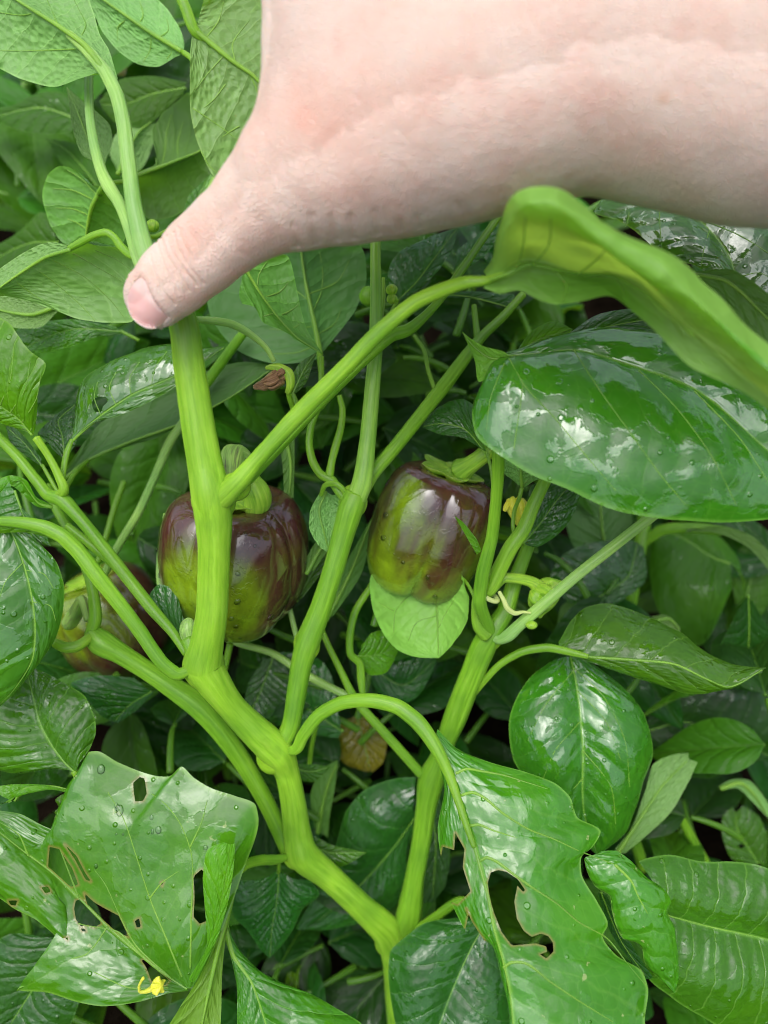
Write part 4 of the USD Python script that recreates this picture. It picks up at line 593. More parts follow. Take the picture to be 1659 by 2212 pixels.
leaf(PL, '900,1240 760,1330 680,1420', '800,1160 560,1150 420,1195 520,1290 620,1400 690,1426', '915,1245 830,1335 760,1390 700,1428', 'c1', 'top', d=(33, 33), mat='leaf_dark', nu=30, nv=19, mid=5)
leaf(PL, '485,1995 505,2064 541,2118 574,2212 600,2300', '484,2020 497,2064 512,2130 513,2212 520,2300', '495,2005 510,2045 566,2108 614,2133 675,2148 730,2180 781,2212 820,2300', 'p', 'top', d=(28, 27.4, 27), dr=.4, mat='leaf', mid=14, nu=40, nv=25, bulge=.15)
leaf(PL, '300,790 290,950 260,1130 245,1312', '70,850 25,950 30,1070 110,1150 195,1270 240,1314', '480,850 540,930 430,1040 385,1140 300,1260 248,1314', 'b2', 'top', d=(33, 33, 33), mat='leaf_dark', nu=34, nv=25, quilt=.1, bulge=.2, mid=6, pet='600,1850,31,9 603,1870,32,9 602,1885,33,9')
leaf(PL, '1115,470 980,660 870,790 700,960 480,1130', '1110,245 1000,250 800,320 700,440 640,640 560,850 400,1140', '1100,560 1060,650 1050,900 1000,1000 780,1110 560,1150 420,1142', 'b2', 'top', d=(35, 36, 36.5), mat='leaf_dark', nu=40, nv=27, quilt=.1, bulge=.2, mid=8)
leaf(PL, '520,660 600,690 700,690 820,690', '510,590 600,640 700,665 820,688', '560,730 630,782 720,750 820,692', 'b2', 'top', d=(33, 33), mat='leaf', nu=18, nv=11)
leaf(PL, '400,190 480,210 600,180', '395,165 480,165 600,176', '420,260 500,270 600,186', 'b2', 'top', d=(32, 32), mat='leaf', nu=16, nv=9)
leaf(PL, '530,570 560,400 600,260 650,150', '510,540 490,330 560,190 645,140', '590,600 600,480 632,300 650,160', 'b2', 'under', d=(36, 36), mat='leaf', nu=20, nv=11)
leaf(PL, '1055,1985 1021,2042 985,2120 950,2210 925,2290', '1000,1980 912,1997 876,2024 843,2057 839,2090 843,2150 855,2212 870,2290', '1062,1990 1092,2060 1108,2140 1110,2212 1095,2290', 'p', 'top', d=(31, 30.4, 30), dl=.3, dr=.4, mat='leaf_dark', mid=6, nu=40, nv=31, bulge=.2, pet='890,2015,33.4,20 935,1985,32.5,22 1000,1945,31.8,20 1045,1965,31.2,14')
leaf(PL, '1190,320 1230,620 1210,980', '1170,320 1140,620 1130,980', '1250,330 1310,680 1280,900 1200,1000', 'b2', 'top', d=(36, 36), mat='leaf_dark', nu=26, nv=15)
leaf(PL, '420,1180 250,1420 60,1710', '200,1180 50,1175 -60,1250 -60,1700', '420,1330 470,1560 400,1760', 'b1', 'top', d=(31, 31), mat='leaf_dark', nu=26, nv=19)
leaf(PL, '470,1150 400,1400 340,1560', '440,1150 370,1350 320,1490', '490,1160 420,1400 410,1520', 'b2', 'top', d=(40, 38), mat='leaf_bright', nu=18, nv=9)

leaf(CP, '770,1545 785,1600 800,1665', '735,1560 720,1610 745,1650 795,1668', '815,1550 835,1600 825,1650 805,1668', 'p', 'top', d=(38, 38), mat='leaf_yellow', nu=20, nv=13, label='yellowing old leaf deep in the shade')
# ------------------------------------------------------------------ the plant at the right edge
stem(RP, '1330,1800,45,30 1345,1500,41,32 1362,1300,39.5,32 1378,1200,39,32 1388,1150,39,34 1400,1050,39.5,26', name='stem')
leaf(RP, '1490,1142,37.5 1550,1142,37 1610,1165,36.5 1700,1260,36', '1480,1150 1550,1135 1620,1155 1710,1250', '1480,1148 1550,1152 1610,1178 1690,1270', 'p', 'under', mat='leaf', nu=20, nv=9, pet='1392,1170,39,22 1430,1145,38.4,26 1490,1140,37.8,26 1560,1146,37.2,24', midrib=False)
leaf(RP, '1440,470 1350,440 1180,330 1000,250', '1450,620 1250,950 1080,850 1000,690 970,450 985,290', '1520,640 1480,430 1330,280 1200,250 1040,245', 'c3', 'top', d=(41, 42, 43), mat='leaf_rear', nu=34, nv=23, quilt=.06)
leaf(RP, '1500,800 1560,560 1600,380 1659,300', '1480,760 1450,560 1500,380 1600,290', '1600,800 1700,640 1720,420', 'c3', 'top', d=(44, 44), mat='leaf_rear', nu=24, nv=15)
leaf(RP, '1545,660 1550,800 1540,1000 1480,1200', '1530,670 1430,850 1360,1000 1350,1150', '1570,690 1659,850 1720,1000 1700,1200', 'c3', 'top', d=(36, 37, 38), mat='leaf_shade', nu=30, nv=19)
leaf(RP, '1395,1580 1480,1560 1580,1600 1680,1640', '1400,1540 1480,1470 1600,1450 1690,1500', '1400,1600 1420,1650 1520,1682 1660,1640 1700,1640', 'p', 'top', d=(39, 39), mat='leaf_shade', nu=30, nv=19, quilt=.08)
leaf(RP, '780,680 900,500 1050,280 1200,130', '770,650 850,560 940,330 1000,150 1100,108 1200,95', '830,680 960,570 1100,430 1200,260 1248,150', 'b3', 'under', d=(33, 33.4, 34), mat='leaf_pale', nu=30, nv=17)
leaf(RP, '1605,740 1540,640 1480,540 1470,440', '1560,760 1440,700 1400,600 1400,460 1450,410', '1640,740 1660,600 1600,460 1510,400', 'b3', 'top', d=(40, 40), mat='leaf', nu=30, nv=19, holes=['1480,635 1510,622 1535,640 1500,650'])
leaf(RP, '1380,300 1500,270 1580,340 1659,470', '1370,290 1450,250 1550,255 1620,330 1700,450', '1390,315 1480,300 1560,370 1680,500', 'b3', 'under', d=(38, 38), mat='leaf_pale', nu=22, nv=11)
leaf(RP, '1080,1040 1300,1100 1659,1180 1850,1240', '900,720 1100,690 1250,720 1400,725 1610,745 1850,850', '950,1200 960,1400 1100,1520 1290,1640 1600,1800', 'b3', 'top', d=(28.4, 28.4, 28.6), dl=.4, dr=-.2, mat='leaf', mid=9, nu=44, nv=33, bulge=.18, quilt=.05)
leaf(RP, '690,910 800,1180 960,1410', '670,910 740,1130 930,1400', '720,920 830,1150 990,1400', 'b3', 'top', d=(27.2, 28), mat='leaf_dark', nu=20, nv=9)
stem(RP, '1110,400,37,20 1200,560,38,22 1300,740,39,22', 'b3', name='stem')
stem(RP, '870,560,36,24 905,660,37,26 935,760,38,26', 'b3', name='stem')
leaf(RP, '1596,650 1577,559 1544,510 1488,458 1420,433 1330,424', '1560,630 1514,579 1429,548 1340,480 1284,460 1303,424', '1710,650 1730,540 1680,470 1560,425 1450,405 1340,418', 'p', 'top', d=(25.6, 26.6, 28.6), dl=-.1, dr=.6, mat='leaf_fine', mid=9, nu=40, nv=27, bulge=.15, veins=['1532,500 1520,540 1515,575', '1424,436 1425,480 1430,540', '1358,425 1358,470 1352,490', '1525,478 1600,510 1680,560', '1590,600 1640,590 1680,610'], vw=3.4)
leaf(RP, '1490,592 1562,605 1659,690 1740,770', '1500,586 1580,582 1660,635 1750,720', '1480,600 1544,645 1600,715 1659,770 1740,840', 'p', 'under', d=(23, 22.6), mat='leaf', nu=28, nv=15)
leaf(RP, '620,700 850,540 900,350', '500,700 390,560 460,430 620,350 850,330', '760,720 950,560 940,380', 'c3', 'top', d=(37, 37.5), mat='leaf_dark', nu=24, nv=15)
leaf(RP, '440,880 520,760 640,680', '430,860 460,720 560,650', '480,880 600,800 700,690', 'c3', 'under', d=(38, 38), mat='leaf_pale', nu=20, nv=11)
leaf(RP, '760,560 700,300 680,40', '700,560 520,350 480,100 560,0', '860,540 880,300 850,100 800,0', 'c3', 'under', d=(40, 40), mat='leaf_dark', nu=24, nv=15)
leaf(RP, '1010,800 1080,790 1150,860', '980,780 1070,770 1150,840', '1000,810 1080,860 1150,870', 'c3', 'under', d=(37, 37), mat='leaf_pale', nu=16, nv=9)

# ------------------------------------------------------------------ the plant at the upper left, out of focus
stem(LP, '150,1050,60,18 130,700,62,16 100,420,64,16 60,180,66,14', name='stem')
for q, ml, d in (('0,180 70,215 160,235 270,240', 'leaf', 42), ('270,420 220,330 120,300 100,290', 'leaf_dark', 44)):
    pass
leaf(LP, '440,700 250,640 100,660 0,690 -120,720', '430,790 250,800 100,770 0,730 -120,740', '430,560 300,540 200,560 80,620 -120,650', '1', 'top', d=(38, 38), mat='leaf_rear', nu=26, nv=17)
leaf(LP, '1100,520 900,560 740,620 600,620', '1110,490 900,450 700,480 590,600', '1090,560 1000,640 850,760 700,740 620,660', '1', 'top', d=(36, 37), mat='leaf_rear', nu=26, nv=17)
leaf(LP, '580,1110 480,980 380,880 270,820', '470,1050 370,980 320,900 275,825', '600,1090 590,960 470,860 280,822', '1', 'top', d=(39, 40), mat='leaf_rear', nu=26, nv=15)
leaf(LP, '340,1440 200,1440 80,1480 -60,1560', '330,1300 250,1260 100,1380 -60,1480', '350,1450 200,1560 60,1640 -60,1660', '1', 'top', d=(37, 38), mat='leaf_rear', nu=26, nv=15)
leaf(LP, '30,560 80,500 130,520', '0,600 -30,500 60,430 130,480', '60,610 120,600 135,540', '1', 'top', d=(45, 45), mat='leaf_shade', nu=16, nv=11)
leaf(LP, '700,420 800,390 870,420', '690,440 760,340 880,370', '700,450 800,450 870,440', '1', 'top', d=(48, 48), mat='leaf_yellow', nu=16, nv=9)
stem(LP, '140,480,55,24 160,560,56,26 200,740,57,26 260,900,58,28 320,1010,58,28', '1', name='stem', mat='stem_pale')

# foliage filling the depth of the bed: single leaves on the rear plants
def filler(parent, k, box, dlo, dhi, mats, seed, size=(.05, .085)):
    g = np.random.default_rng(seed); n = 0
    x0, y0, x1, y1 = box; a = int(round(math.sqrt(k * (x1 - x0) / (y1 - y0)))) or 1; b = max(1, k // a)
    for i in range(a):
        for j in range(b):
            px = x0 + (i + g.random()) * (x1 - x0) / a; py = y0 + (j + g.random()) * (y1 - y0) / b; d = g.uniform(dlo, dhi)
            p = W(px, py, d); L = g.uniform(*size) * (d / 45) ** .5
            if p[2] < .05: d *= .5 / max(.2, .56 - p[2]); p = W(px, py, d)
            if p[2] < .04: continue
            az = g.uniform(0, 2 * np.pi); h = np.array([math.cos(az), math.sin(az), g.uniform(-.7, .1)]); u = np.array([g.normal(0, .45), g.normal(-.35, .4), 1])
            free_leaf(parent, p - h * L / 2, h, u, L, L * g.uniform(.45, .58), g.uniform(.2, 1.1), mats[int(g.integers(len(mats)))], seed=int(g.integers(999)), pet=.35, fold=g.uniform(0, .5), curl=g.uniform(-.6, .6))
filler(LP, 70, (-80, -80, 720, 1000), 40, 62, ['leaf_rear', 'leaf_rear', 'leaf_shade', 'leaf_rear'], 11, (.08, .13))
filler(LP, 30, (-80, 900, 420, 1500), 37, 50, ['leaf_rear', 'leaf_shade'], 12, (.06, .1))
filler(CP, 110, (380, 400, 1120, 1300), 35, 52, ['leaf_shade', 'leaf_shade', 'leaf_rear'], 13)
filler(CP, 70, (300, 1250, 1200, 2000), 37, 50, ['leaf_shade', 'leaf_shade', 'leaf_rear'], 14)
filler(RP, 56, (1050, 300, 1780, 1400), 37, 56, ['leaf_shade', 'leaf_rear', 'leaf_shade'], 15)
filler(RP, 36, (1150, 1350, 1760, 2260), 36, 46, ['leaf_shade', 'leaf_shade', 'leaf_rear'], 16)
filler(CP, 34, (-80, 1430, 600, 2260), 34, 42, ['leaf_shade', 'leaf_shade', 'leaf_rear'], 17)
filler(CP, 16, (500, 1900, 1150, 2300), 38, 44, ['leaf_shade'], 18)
# taller plants further back, seen only past the leaves at the top
for bx, by, s in ((-.42, .95, 21), (.05, 1.05, 22), (.5, .95, 23)):
    T = thing('pepper_plant', ['tall pepper plant far behind, past the upper left leaves', 'tall pepper plant hidden mostly behind the hand', 'tall pepper plant far behind the forearm'][s - 21], 'pepper plant', (bx, by, 0))
    g = np.random.default_rng(s); zz = np.linspace(-.01, .5, 14)
    c = np.stack([bx + .02 * np.sin(zz * 9), by + .02 * np.cos(zz * 7), zz], 1); v, f, uv = tube_mesh(c, np.linspace(.007, .003, 14), 10, .05); obj('stem', (v, f), 'stem', T, uv=uv)
    for i in range(60):
        z = g.uniform(.06, .55); az = g.uniform(0, 2 * np.pi); h = np.array([math.cos(az), math.sin(az), g.uniform(-.5, .2)]); r = g.uniform(.03, .22)
        free_leaf(T, np.array([bx, by, z]) + h * r, h, np.array([g.normal(0, .3), g.normal(0, .3), 1]), g.uniform(.08, .13), g.uniform(.045, .065), g.uniform(.3, 1.1), ['leaf_rear', 'leaf_shade', 'leaf_rear'][int(g.integers(3))], seed=i, pet=.5, fold=g.uniform(0, .3))

# ------------------------------------------------------------------ bell peppers
def pepper(label, px, py, d, axis, R, H, nl, th0, tint, taper=.05, seed=0, groove=.07, bottom=.14):
    C = W(px, py, d); e3 = axis[0] * RIGHT + axis[1] * UP - axis[2] * FWD; e3 = e3 / np.linalg.norm(e3)
    e1 = -FWD - e3 * (-FWD @ e3); e1 /= np.linalg.norm(e1); e2 = np.cross(e3, e1)
    if e2 @ RIGHT < 0: e2 = -e2
    ns, nt = 90, 144; s = np.linspace(0.0, np.pi, ns)[:, None]; th = np.linspace(0, 2 * np.pi, nt, endpoint=False)[None]
    L = np.abs(np.cos(nl / 2 * (th - th0))) ** .75; r0 = np.sin(s) ** .58; z0 = -np.sign(np.cos(s)) * np.abs(np.cos(s)) ** .82
    bot = np.clip((-z0 - .1) / .9, 0, 1); top = np.clip((z0 - .2) / .8, 0, 1)
    r = R * r0 * (1 - (groove + bottom * bot + .06 * top) * (1 - L)) * (1 + taper * z0 - .10 * bot ** 2)
    z = H / 2 * z0 + H * .17 * (1 - r0) ** 1.3 * (z0 < 0) - H * .17 * (1 - r0) ** 1.3 * (z0 > 0) + H * .05 * bot * (1 - L) * np.sin(s)
    nz = meshkit.fbm(np.stack([np.cos(th) * 1.5 + 0 * s, np.sin(th) * 1.5 + 0 * s, z0 * 1.2 + seed + 0 * th], -1), 3, seed) - .5
    r = r * (1 + .10 * nz)
    x, y = r * np.cos(th), r * np.sin(th); z = z + 0 * th
    V = (C + x[..., None] * e1 + y[..., None] * e2 + z[..., None] * e3).reshape(-1, 3)
    i, j = np.meshgrid(np.arange(ns - 1), np.arange(nt), indexing='ij'); a = (i * nt + j).ravel(); b = (i * nt + (j + 1) % nt).ravel()
    F = np.vstack([np.stack([a, b, b + nt], 1), np.stack([a, b + nt, a + nt], 1)])
    tm = trimesh.Trimesh(V, F, process=False)
    if tm.volume < 0: F = F[:, ::-1]
    streak = meshkit.fbm(np.stack([np.cos(th) * 9 + 0 * s, np.sin(th) * 9 + 0 * s, z0 * 1.5 + 5 + seed + 0 * th], -1), 5, seed + 3) - .5
    blot = meshkit.fbm(np.stack([np.cos(th) * 2 + 0 * s, np.sin(th) * 2 + 0 * s, z0 * 1.5 + seed + 0 * th], -1), 3, seed + 9) - .5
    k = tint(y / R, z / (H / 2), x / R) + 1.2 * streak + 1.5 * blot
    k = 1 / (1 + np.exp(-4.5 * k)); gr = meshkit.noise(np.stack([x * 200, y * 200, z * 60], -1), seed)
    green = np.array([.135, .22, .006]) * (.8 + .4 * gr[..., None]); pur = np.array([.036, .009, .0085]) * (.8 + .5 * gr[..., None])
    col = green * (1 - k[..., None]) + pur * k[..., None]
    T = thing('bell_pepper', label, 'bell pepper', C - e3 * H / 2)
    obj('body', (V, F), 'pepper', T, color=col.reshape(-1, 3))
    return T, C, e1, e2, e3, tm
sm = lambda a, b, x: np.clip((x - a) / (b - a), 0, 1) ** 2 * (3 - 2 * np.clip((x - a) / (b - a), 0, 1))
def calyx(T, C, e1, e2, e3, H, r, top=.40, n=6, seed=0, lift=0.0):
    """flat star of a calyx sitting in the hollow of the shoulder."""
    g = np.random.default_rng(seed); nr, nt = 10, 72; th = np.linspace(0, 2 * np.pi, nt, endpoint=False); V = []
    edge = r * (.74 + .26 * np.abs(np.cos(n / 2 * th + g.uniform(0, 3))) ** 1.6 + .12 * (meshkit.noise(np.stack([np.cos(th) * 3, np.sin(th) * 3, th * 0 + seed], 1)) - .5))
    for side in (1, -1):
        for i in range(nr):
            t = i / (nr - 1); rr = edge * t; h = (.10 * H / 2 * (1 - t) ** 2 + .055 * H * t ** 2 + .02 * H * (meshkit.noise(np.stack([np.cos(th) * 4 * t, np.sin(th) * 4 * t, th * 0 + 3 + seed], 1)) - .5)) + side * .0011 * (1 - t ** 3)
            V.append(C + e3 * (H / 2 * top * 2 + lift + h)[:, None] * 1 + np.outer(rr * np.cos(th), e1) + np.outer(rr * np.sin(th), e2))
    V = np.concatenate(V); i, j = np.meshgrid(np.arange(nr - 1), np.arange(nt), indexing='ij'); a = (i * nt + j).ravel(); b = (i * nt + (j + 1) % nt).ravel()
    F = np.vstack([np.stack([a, b, b + nt], 1), np.stack([a, b + nt, a + nt], 1)]); F2 = F[:, ::-1] + nr * nt
    uv = np.stack([np.repeat(np.tile(np.linspace(0, 3, nr), 2), nt), np.tile(th / 6.283, 2 * nr)], 1)
    return obj('calyx', (V, np.vstack([F, F2])), 'calyx', T, uv=uv)
def drops(T, tm, n, seed, rmin=.0004, rmax=.0013, sel=None):
    g = np.random.default_rng(seed); pts, fi = trimesh.sample.sample_surface(tm, n * 6, seed=seed); nr = tm.face_normals[fi]; k = 0
    ok = (nr @ -FWD > .15); pts, nr = pts[ok], nr[ok]
    for p, m in zip(pts[:n], nr[:n]):
        s = trimesh.creation.icosphere(subdivisions=2, radius=1); v = np.asarray(s.vertices) * g.uniform(rmin, rmax) * (g.random() ** .5 * .7 + .4)
        a = np.cross(m, [.3, .8, .2]); a /= np.linalg.norm(a); b = np.cross(m, a)
        v = p + v[:, :1] * a * g.uniform(.8, 1.2) + v[:, 1:2] * b * g.uniform(.8, 1.4) + v[:, 2:] * m * .55
        obj('water_drop', (v, s.faces), 'water', T)
P1 = pepper('purple-shouldered green bell pepper right behind the thick main stem', 507, 1212, 30.2, (.06, .86, .45), .0285, .066, 4, .35,
            lambda x, z, f: -.35 + 1.1 * sm(.25, .8, z) + 1.15 * sm(.25, .8, x) + 1.0 * sm(-.6, -.95, x) - .35 * sm(-.3, -.8, z), .03, 1)
calyx(P1[0], *P1[1:5], .066, .0150, .385, 5, 2)
P2 = pepper('dark purple bell pepper tilted, cleft at its tip, above a pale cupped leaf', 926, 1150, 31.0, (.30, .90, .30), .0242, .063, 3, 1.15,
            lambda x, z, f: .35 + .75 * sm(.25, .85, z) - .95 * np.exp(-((x + .55) / .28) ** 2) * (z < .75) - .55 * np.exp(-((x - .75) / .2) ** 2 - ((z + .1) / .5) ** 2) + .1 * sm(0, .4, x), .02, 4, .12, .34)
calyx(P2[0], *P2[1:5], .063, .0135, .385, 5, 5)
P3 = pepper('blurred green and brown bell pepper half hidden behind the left branches', 240, 1342, 37.0, (-.35, .85, .35), .0262, .058, 4, .2,
            lambda x, z, f: .25 + 1.5 * sm(.0, -.7, z) + .9 * sm(.3, .9, x) - .3 * sm(0, .6, z), .02, 8)
calyx(P3[0], *P3[1:5], .058, .012, .37, 5, 7)
stem(P1[0], '552,1098,28.5,60 556,1080,28.2,64 552,1062,28.0,64 542,1040,27.9,50 530,1012,27.6,44', name='stalk', mat='calyx', ribs=.07)
stem(P1[0], '536,1020,27.7,40 520,985,27.2,44 506,982,26.9,54 498,1000,26.4,60 497,1022,25.9,52 500,1050,25.2,36', name='stalk_bulge', mat='striped', ribs=.07)
stem(P2[0], '996,1018,29.9,62 1010,1008,29.6,46 1030,994,29.3,40 1055,974,29.1,40 1080,950,29,38', name='stalk', mat='calyx', ribs=.05)
stem(P3[0], '150,1345,33,36 160,1330,31.5,36 170,1312,30.2,32 176,1296,29.6,24 190,1340,29.3,18', name='stalk', mat='striped')
for p_, k_, n_ in ((P1, 3, 24), (P2, 4, 26)): drops(p_[0], p_[5], n_, k_)
blob(PL, 407, 1362, 26.9, 22, 'striped', 'stalk_stump', (.85, 1.25, .9), 6)
stem(PL, '405,1380,26.8,34 415,1400,26.7,40 430,1420,26.6,44', name='stalk_stump', mat='stem')

# flowers and buds on the plant
def star_calyx(parent, px, py, d, rpx, ax, mat='calyx', seed=0, name='fruitlet_calyx', n=6, knob=.12):
    r = rpx * d / 100 / FPX; e3 = ax[0] * RIGHT + ax[1] * UP - ax[2] * FWD; e3 = e3 / np.linalg.norm(e3); a = np.cross(e3, [.2, .9, .31]); a /= np.linalg.norm(a); b = np.cross(e3, a)
    ns, nt = 40, 72; s = np.linspace(0, np.pi, ns)[:, None]; th = np.linspace(0, 2 * np.pi, nt, endpoint=False)[None]
    rim = np.exp(-((s - 1.9) / .35) ** 2); rr = np.sin(s) ** .8 * (1 + (.10 + .22 * rim) * np.cos(n * th) + knob * (meshkit.fbm(np.stack([np.cos(th) * 3 + 0 * s, np.sin(th) * 3 + 0 * s, s * 2 + 0 * th], -1), 3, seed) - .5) * 2)
    z = -np.cos(s) * .8 + .25 * rim * np.cos(n * th) + 0 * th
    C = W(px, py, d); V = (C + r * (rr[..., None] * (np.cos(th)[..., None] * a + np.sin(th)[..., None] * b) + z[..., None] * e3)).reshape(-1, 3)
    i, j = np.meshgrid(np.arange(ns - 1), np.arange(nt), indexing='ij'); q = (i * nt + j).ravel(); w = (i * nt + (j + 1) % nt).ravel(); F = np.vstack([np.stack([q, w, w + nt], 1), np.stack([q, w + nt, q + nt], 1)])
    if trimesh.Trimesh(V, F, process=False).volume < 0: F = F[:, ::-1]
    uv = np.stack([np.repeat(s.ravel(), nt), np.tile(th.ravel() / 6.283, ns)], 1)
    return obj(name, (V, F), mat, parent, uv=uv)
stem(PL, '1070,1266,28.3,22 1086,1250,28.3,24 1120,1250,28.4,25 1150,1258,28.6,28 1168,1272,28.7,40', name='fruit_stalk', mat='calyx')
star_calyx(PL, 1176, 1286, 28.8, 38, (.75, -.55, .35), seed=3)
blob(PL, 330, 488, 26, 14, 'calyx', 'flower_bud', (1, .95, 1), 9); stem(PL, '322,510,24.8,9 330,512,25,11 350,505,25.6,12 372,495,26,13 395,492,26.3,12', name='flower_stalk', mat='stem')
blob(PL, 846, 626, 28, 13, 'calyx', 'flower_bud', (1, .9, 1), 10); blob(PL, 847, 646, 28, 12, 'calyx', 'flower_bud', (1, .9, 1), 11); stem(PL, '824,690,27.3,9 829,640,27.6,9 828,600,27.7,8', name='flower_stalk', sides=8)
blob(PL, 796, 640, 30, 20, 'stem', 'flower_bud', (1, 1.1, 1), 12)
# wilted brown flower
DF = thing('wilted_flower', 'shrivelled brown flower in a yellow-green calyx on an arched stalk', 'flower', W(600, 810, 26.4))
stem(DF, '622,848,26.6,16 628,830,26.4,20 622,805,26.3,22 605,795,26.3,20 588,793,26.3,15 575,795,26.4,8', name='calyx', mat='calyx', ribs=.14, rough=.4)
for k in range(7):
    a = k / 7 * 6.283; stem(DF, f'{608 + 8 * math.cos(a)},{812 + 14 * math.sin(a)},{26.3 + .15 * math.sin(a * 2)},16 {588 + 7 * math.cos(a)},{822 + 12 * math.sin(a)},{26.3 + .2 * math.cos(a)},17 {568 + 4 * math.sin(a)},{832 + 7 * math.cos(a)},26.35,11 {550 + 3 * math.cos(a)},{836 + 4 * math.sin(a)},26.4,4', name='petal', mat='wilted', ribs=.25, rough=.7, sides=14)
stem(DF, '622,840,26.6,12 625,860,26.8,12 632,880,27.2,13 636,920,27.4,12', name='stalk', mat='stem')
# yellow flower
YF = thing('yellow_flower', 'closed yellow flower hanging beside the purple pepper at the right', 'flower', W(1120, 1100, 28.4))
for k in range(6):
    a = k / 6 * 6.283; stem(YF, f'{1128 + 4 * math.cos(a)},{1140 + 3 * math.sin(a)},28.4,8 {1122 + 12 * math.cos(a)},{1112 + 6 * math.sin(a)},{28.3 + .25 * math.sin(a)},20 {1117 + 15 * math.cos(a)},{1092 + 7 * math.sin(a)},{28.3 + .25 * math.sin(a)},22 {1112 + 13 * math.cos(a)},{1078 + 4 * math.sin(a)},{28.3 + .2 * math.sin(a)},12', name='petal', mat='petal', ribs=.15, sides=12, rough=.3)
stem(YF, '1099,1086,28.2,14 1094,1094,28.1,14 1090,1104,28.1,8', name='petal', mat='petal')
blob(YF, 1128, 1142, 28.4, 6, 'tie', 'calyx', (1, 1.3, 1), 3)
# fallen yellow flower in the holed leaf
FF = thing('fallen_flower', 'small fallen yellow flower resting on the leaf full of holes', 'flower', W(325, 2132, 25.4))
star_calyx(FF, 340, 2130, 25.4, 15, (.85, .3, .4), mat='petal', seed=5, name='calyx', n=5)
stem(FF, '328,2136,25.5,14 315,2142,25.5,9 302,2142,25.5,8 300,2132,25.4,6 305,2120,25.2,6 310,2112,25.1,7', name='stalk', mat='petal', sides=10)
# pale strip looped round the bright stem
TI = thing('plant_tie', 'pale yellow-green strip looped round the bright stem, with a curled loose tail', 'tie', W(1058, 1285, 28))
c = W(1058, 1283, 28.15); th = np.linspace(0, 2 * np.pi, 40); ax = W(1080, 1228, 27.9) - W(1040, 1300, 28.3); ax /= np.linalg.norm(ax); a = np.cross(ax, FWD); a /= np.linalg.norm(a); b = np.cross(ax, a)
pts = c + .0036 * (np.cos(th)[:, None] * a + np.sin(th)[:, None] * b) - ax * .0008; v, f, uv = tube_mesh(pts, .0009, 10); obj('loop', (v, f), 'tie', TI, uv=uv)
stem(TI, '1042,1290,28,7 1036,1265,27.9,12 1046,1246,27.8,10 1058,1240,27.9,6 1056,1246,28,4', name='curl', mat='tie', sides=10)
stem(TI, '1078,1278,28,9 1088,1296,27.9,11 1096,1314,27.9,13 1112,1325,27.9,12 1130,1322,27.9,7 1146,1324,27.9,5', name='tail', mat='tie', sides=10)
blob(PL, 1148, 1350, 28, 13, 'calyx', 'bud_scale', (1, .7, 1), 13)
# water on the near leaves
LD = thing('water_drops', 'clear water drops on the broad leaf full of holes', 'water drops', W(220, 1850, 27)) if False else None

# ------------------------------------------------------------------ hand and forearm
def surface_nets(f, lo, h):
    """closed mesh of f = 0 (f < 0 inside) on a grid, one vertex per crossed cell."""
    s = f < 0; c = [s[i:f.shape[0] - 1 + i, j:f.shape[1] - 1 + j, k:f.shape[2] - 1 + k] for i in (0, 1) for j in (0, 1) for k in (0, 1)]
    cnt = sum(x.astype(np.int8) for x in c); act = (cnt > 0) & (cnt < 8); idx = -np.ones(act.shape, np.int64); ijk = np.argwhere(act); idx[act] = np.arange(len(ijk))
    V = np.zeros((len(ijk), 3)); W_ = np.zeros(len(ijk)); cor = np.array([(i, j, k) for i in (0, 1) for j in (0, 1) for k in (0, 1)])
    val = np.stack([f[ijk[:, 0] + o[0], ijk[:, 1] + o[1], ijk[:, 2] + o[2]] for o in cor], 1)
    for a in range(8):
        for b in range(a + 1, 8):
            if np.abs(cor[a] - cor[b]).sum() != 1: continue
            x = (val[:, a] < 0) != (val[:, b] < 0); t = val[x, a] / (val[x, a] - val[x, b]); V[x] += cor[a] + t[:, None] * (cor[b] - cor[a]); W_[x] += 1
    V = lo + h * (ijk + V / W_[:, None]); F = []
    for ax in range(3):
        u, w = [(1, 2), (2, 0), (0, 1)][ax]; sl = [slice(1, -1)] * 3; sl[ax] = slice(0, -1); a_ = s[tuple(sl)]
        sl2 = list(sl); sl2[ax] = slice(1, None); b_ = s[tuple(sl2)]; e = np.argwhere(a_ != b_) + np.array([0 if k == ax else 1 for k in range(3)])
        du, dw = np.eye(3, dtype=int)[u], np.eye(3, dtype=int)[w]; g = lambda o: idx[tuple((e - o).T)]
        q = np.stack([g(0 * du), g(du), g(du + dw), g(dw)], 1); flip = s[tuple(e.T)]
        q = q[(q >= 0).all(1)] if (q < 0).any() else q; flip = flip[:len(q)]; q[~flip] = q[~flip][:, ::-1]; F.append(q)
    F = np.vstack(F); return V, np.vstack([F[:, [0, 1, 2]], F[:, [0, 2, 3]]])

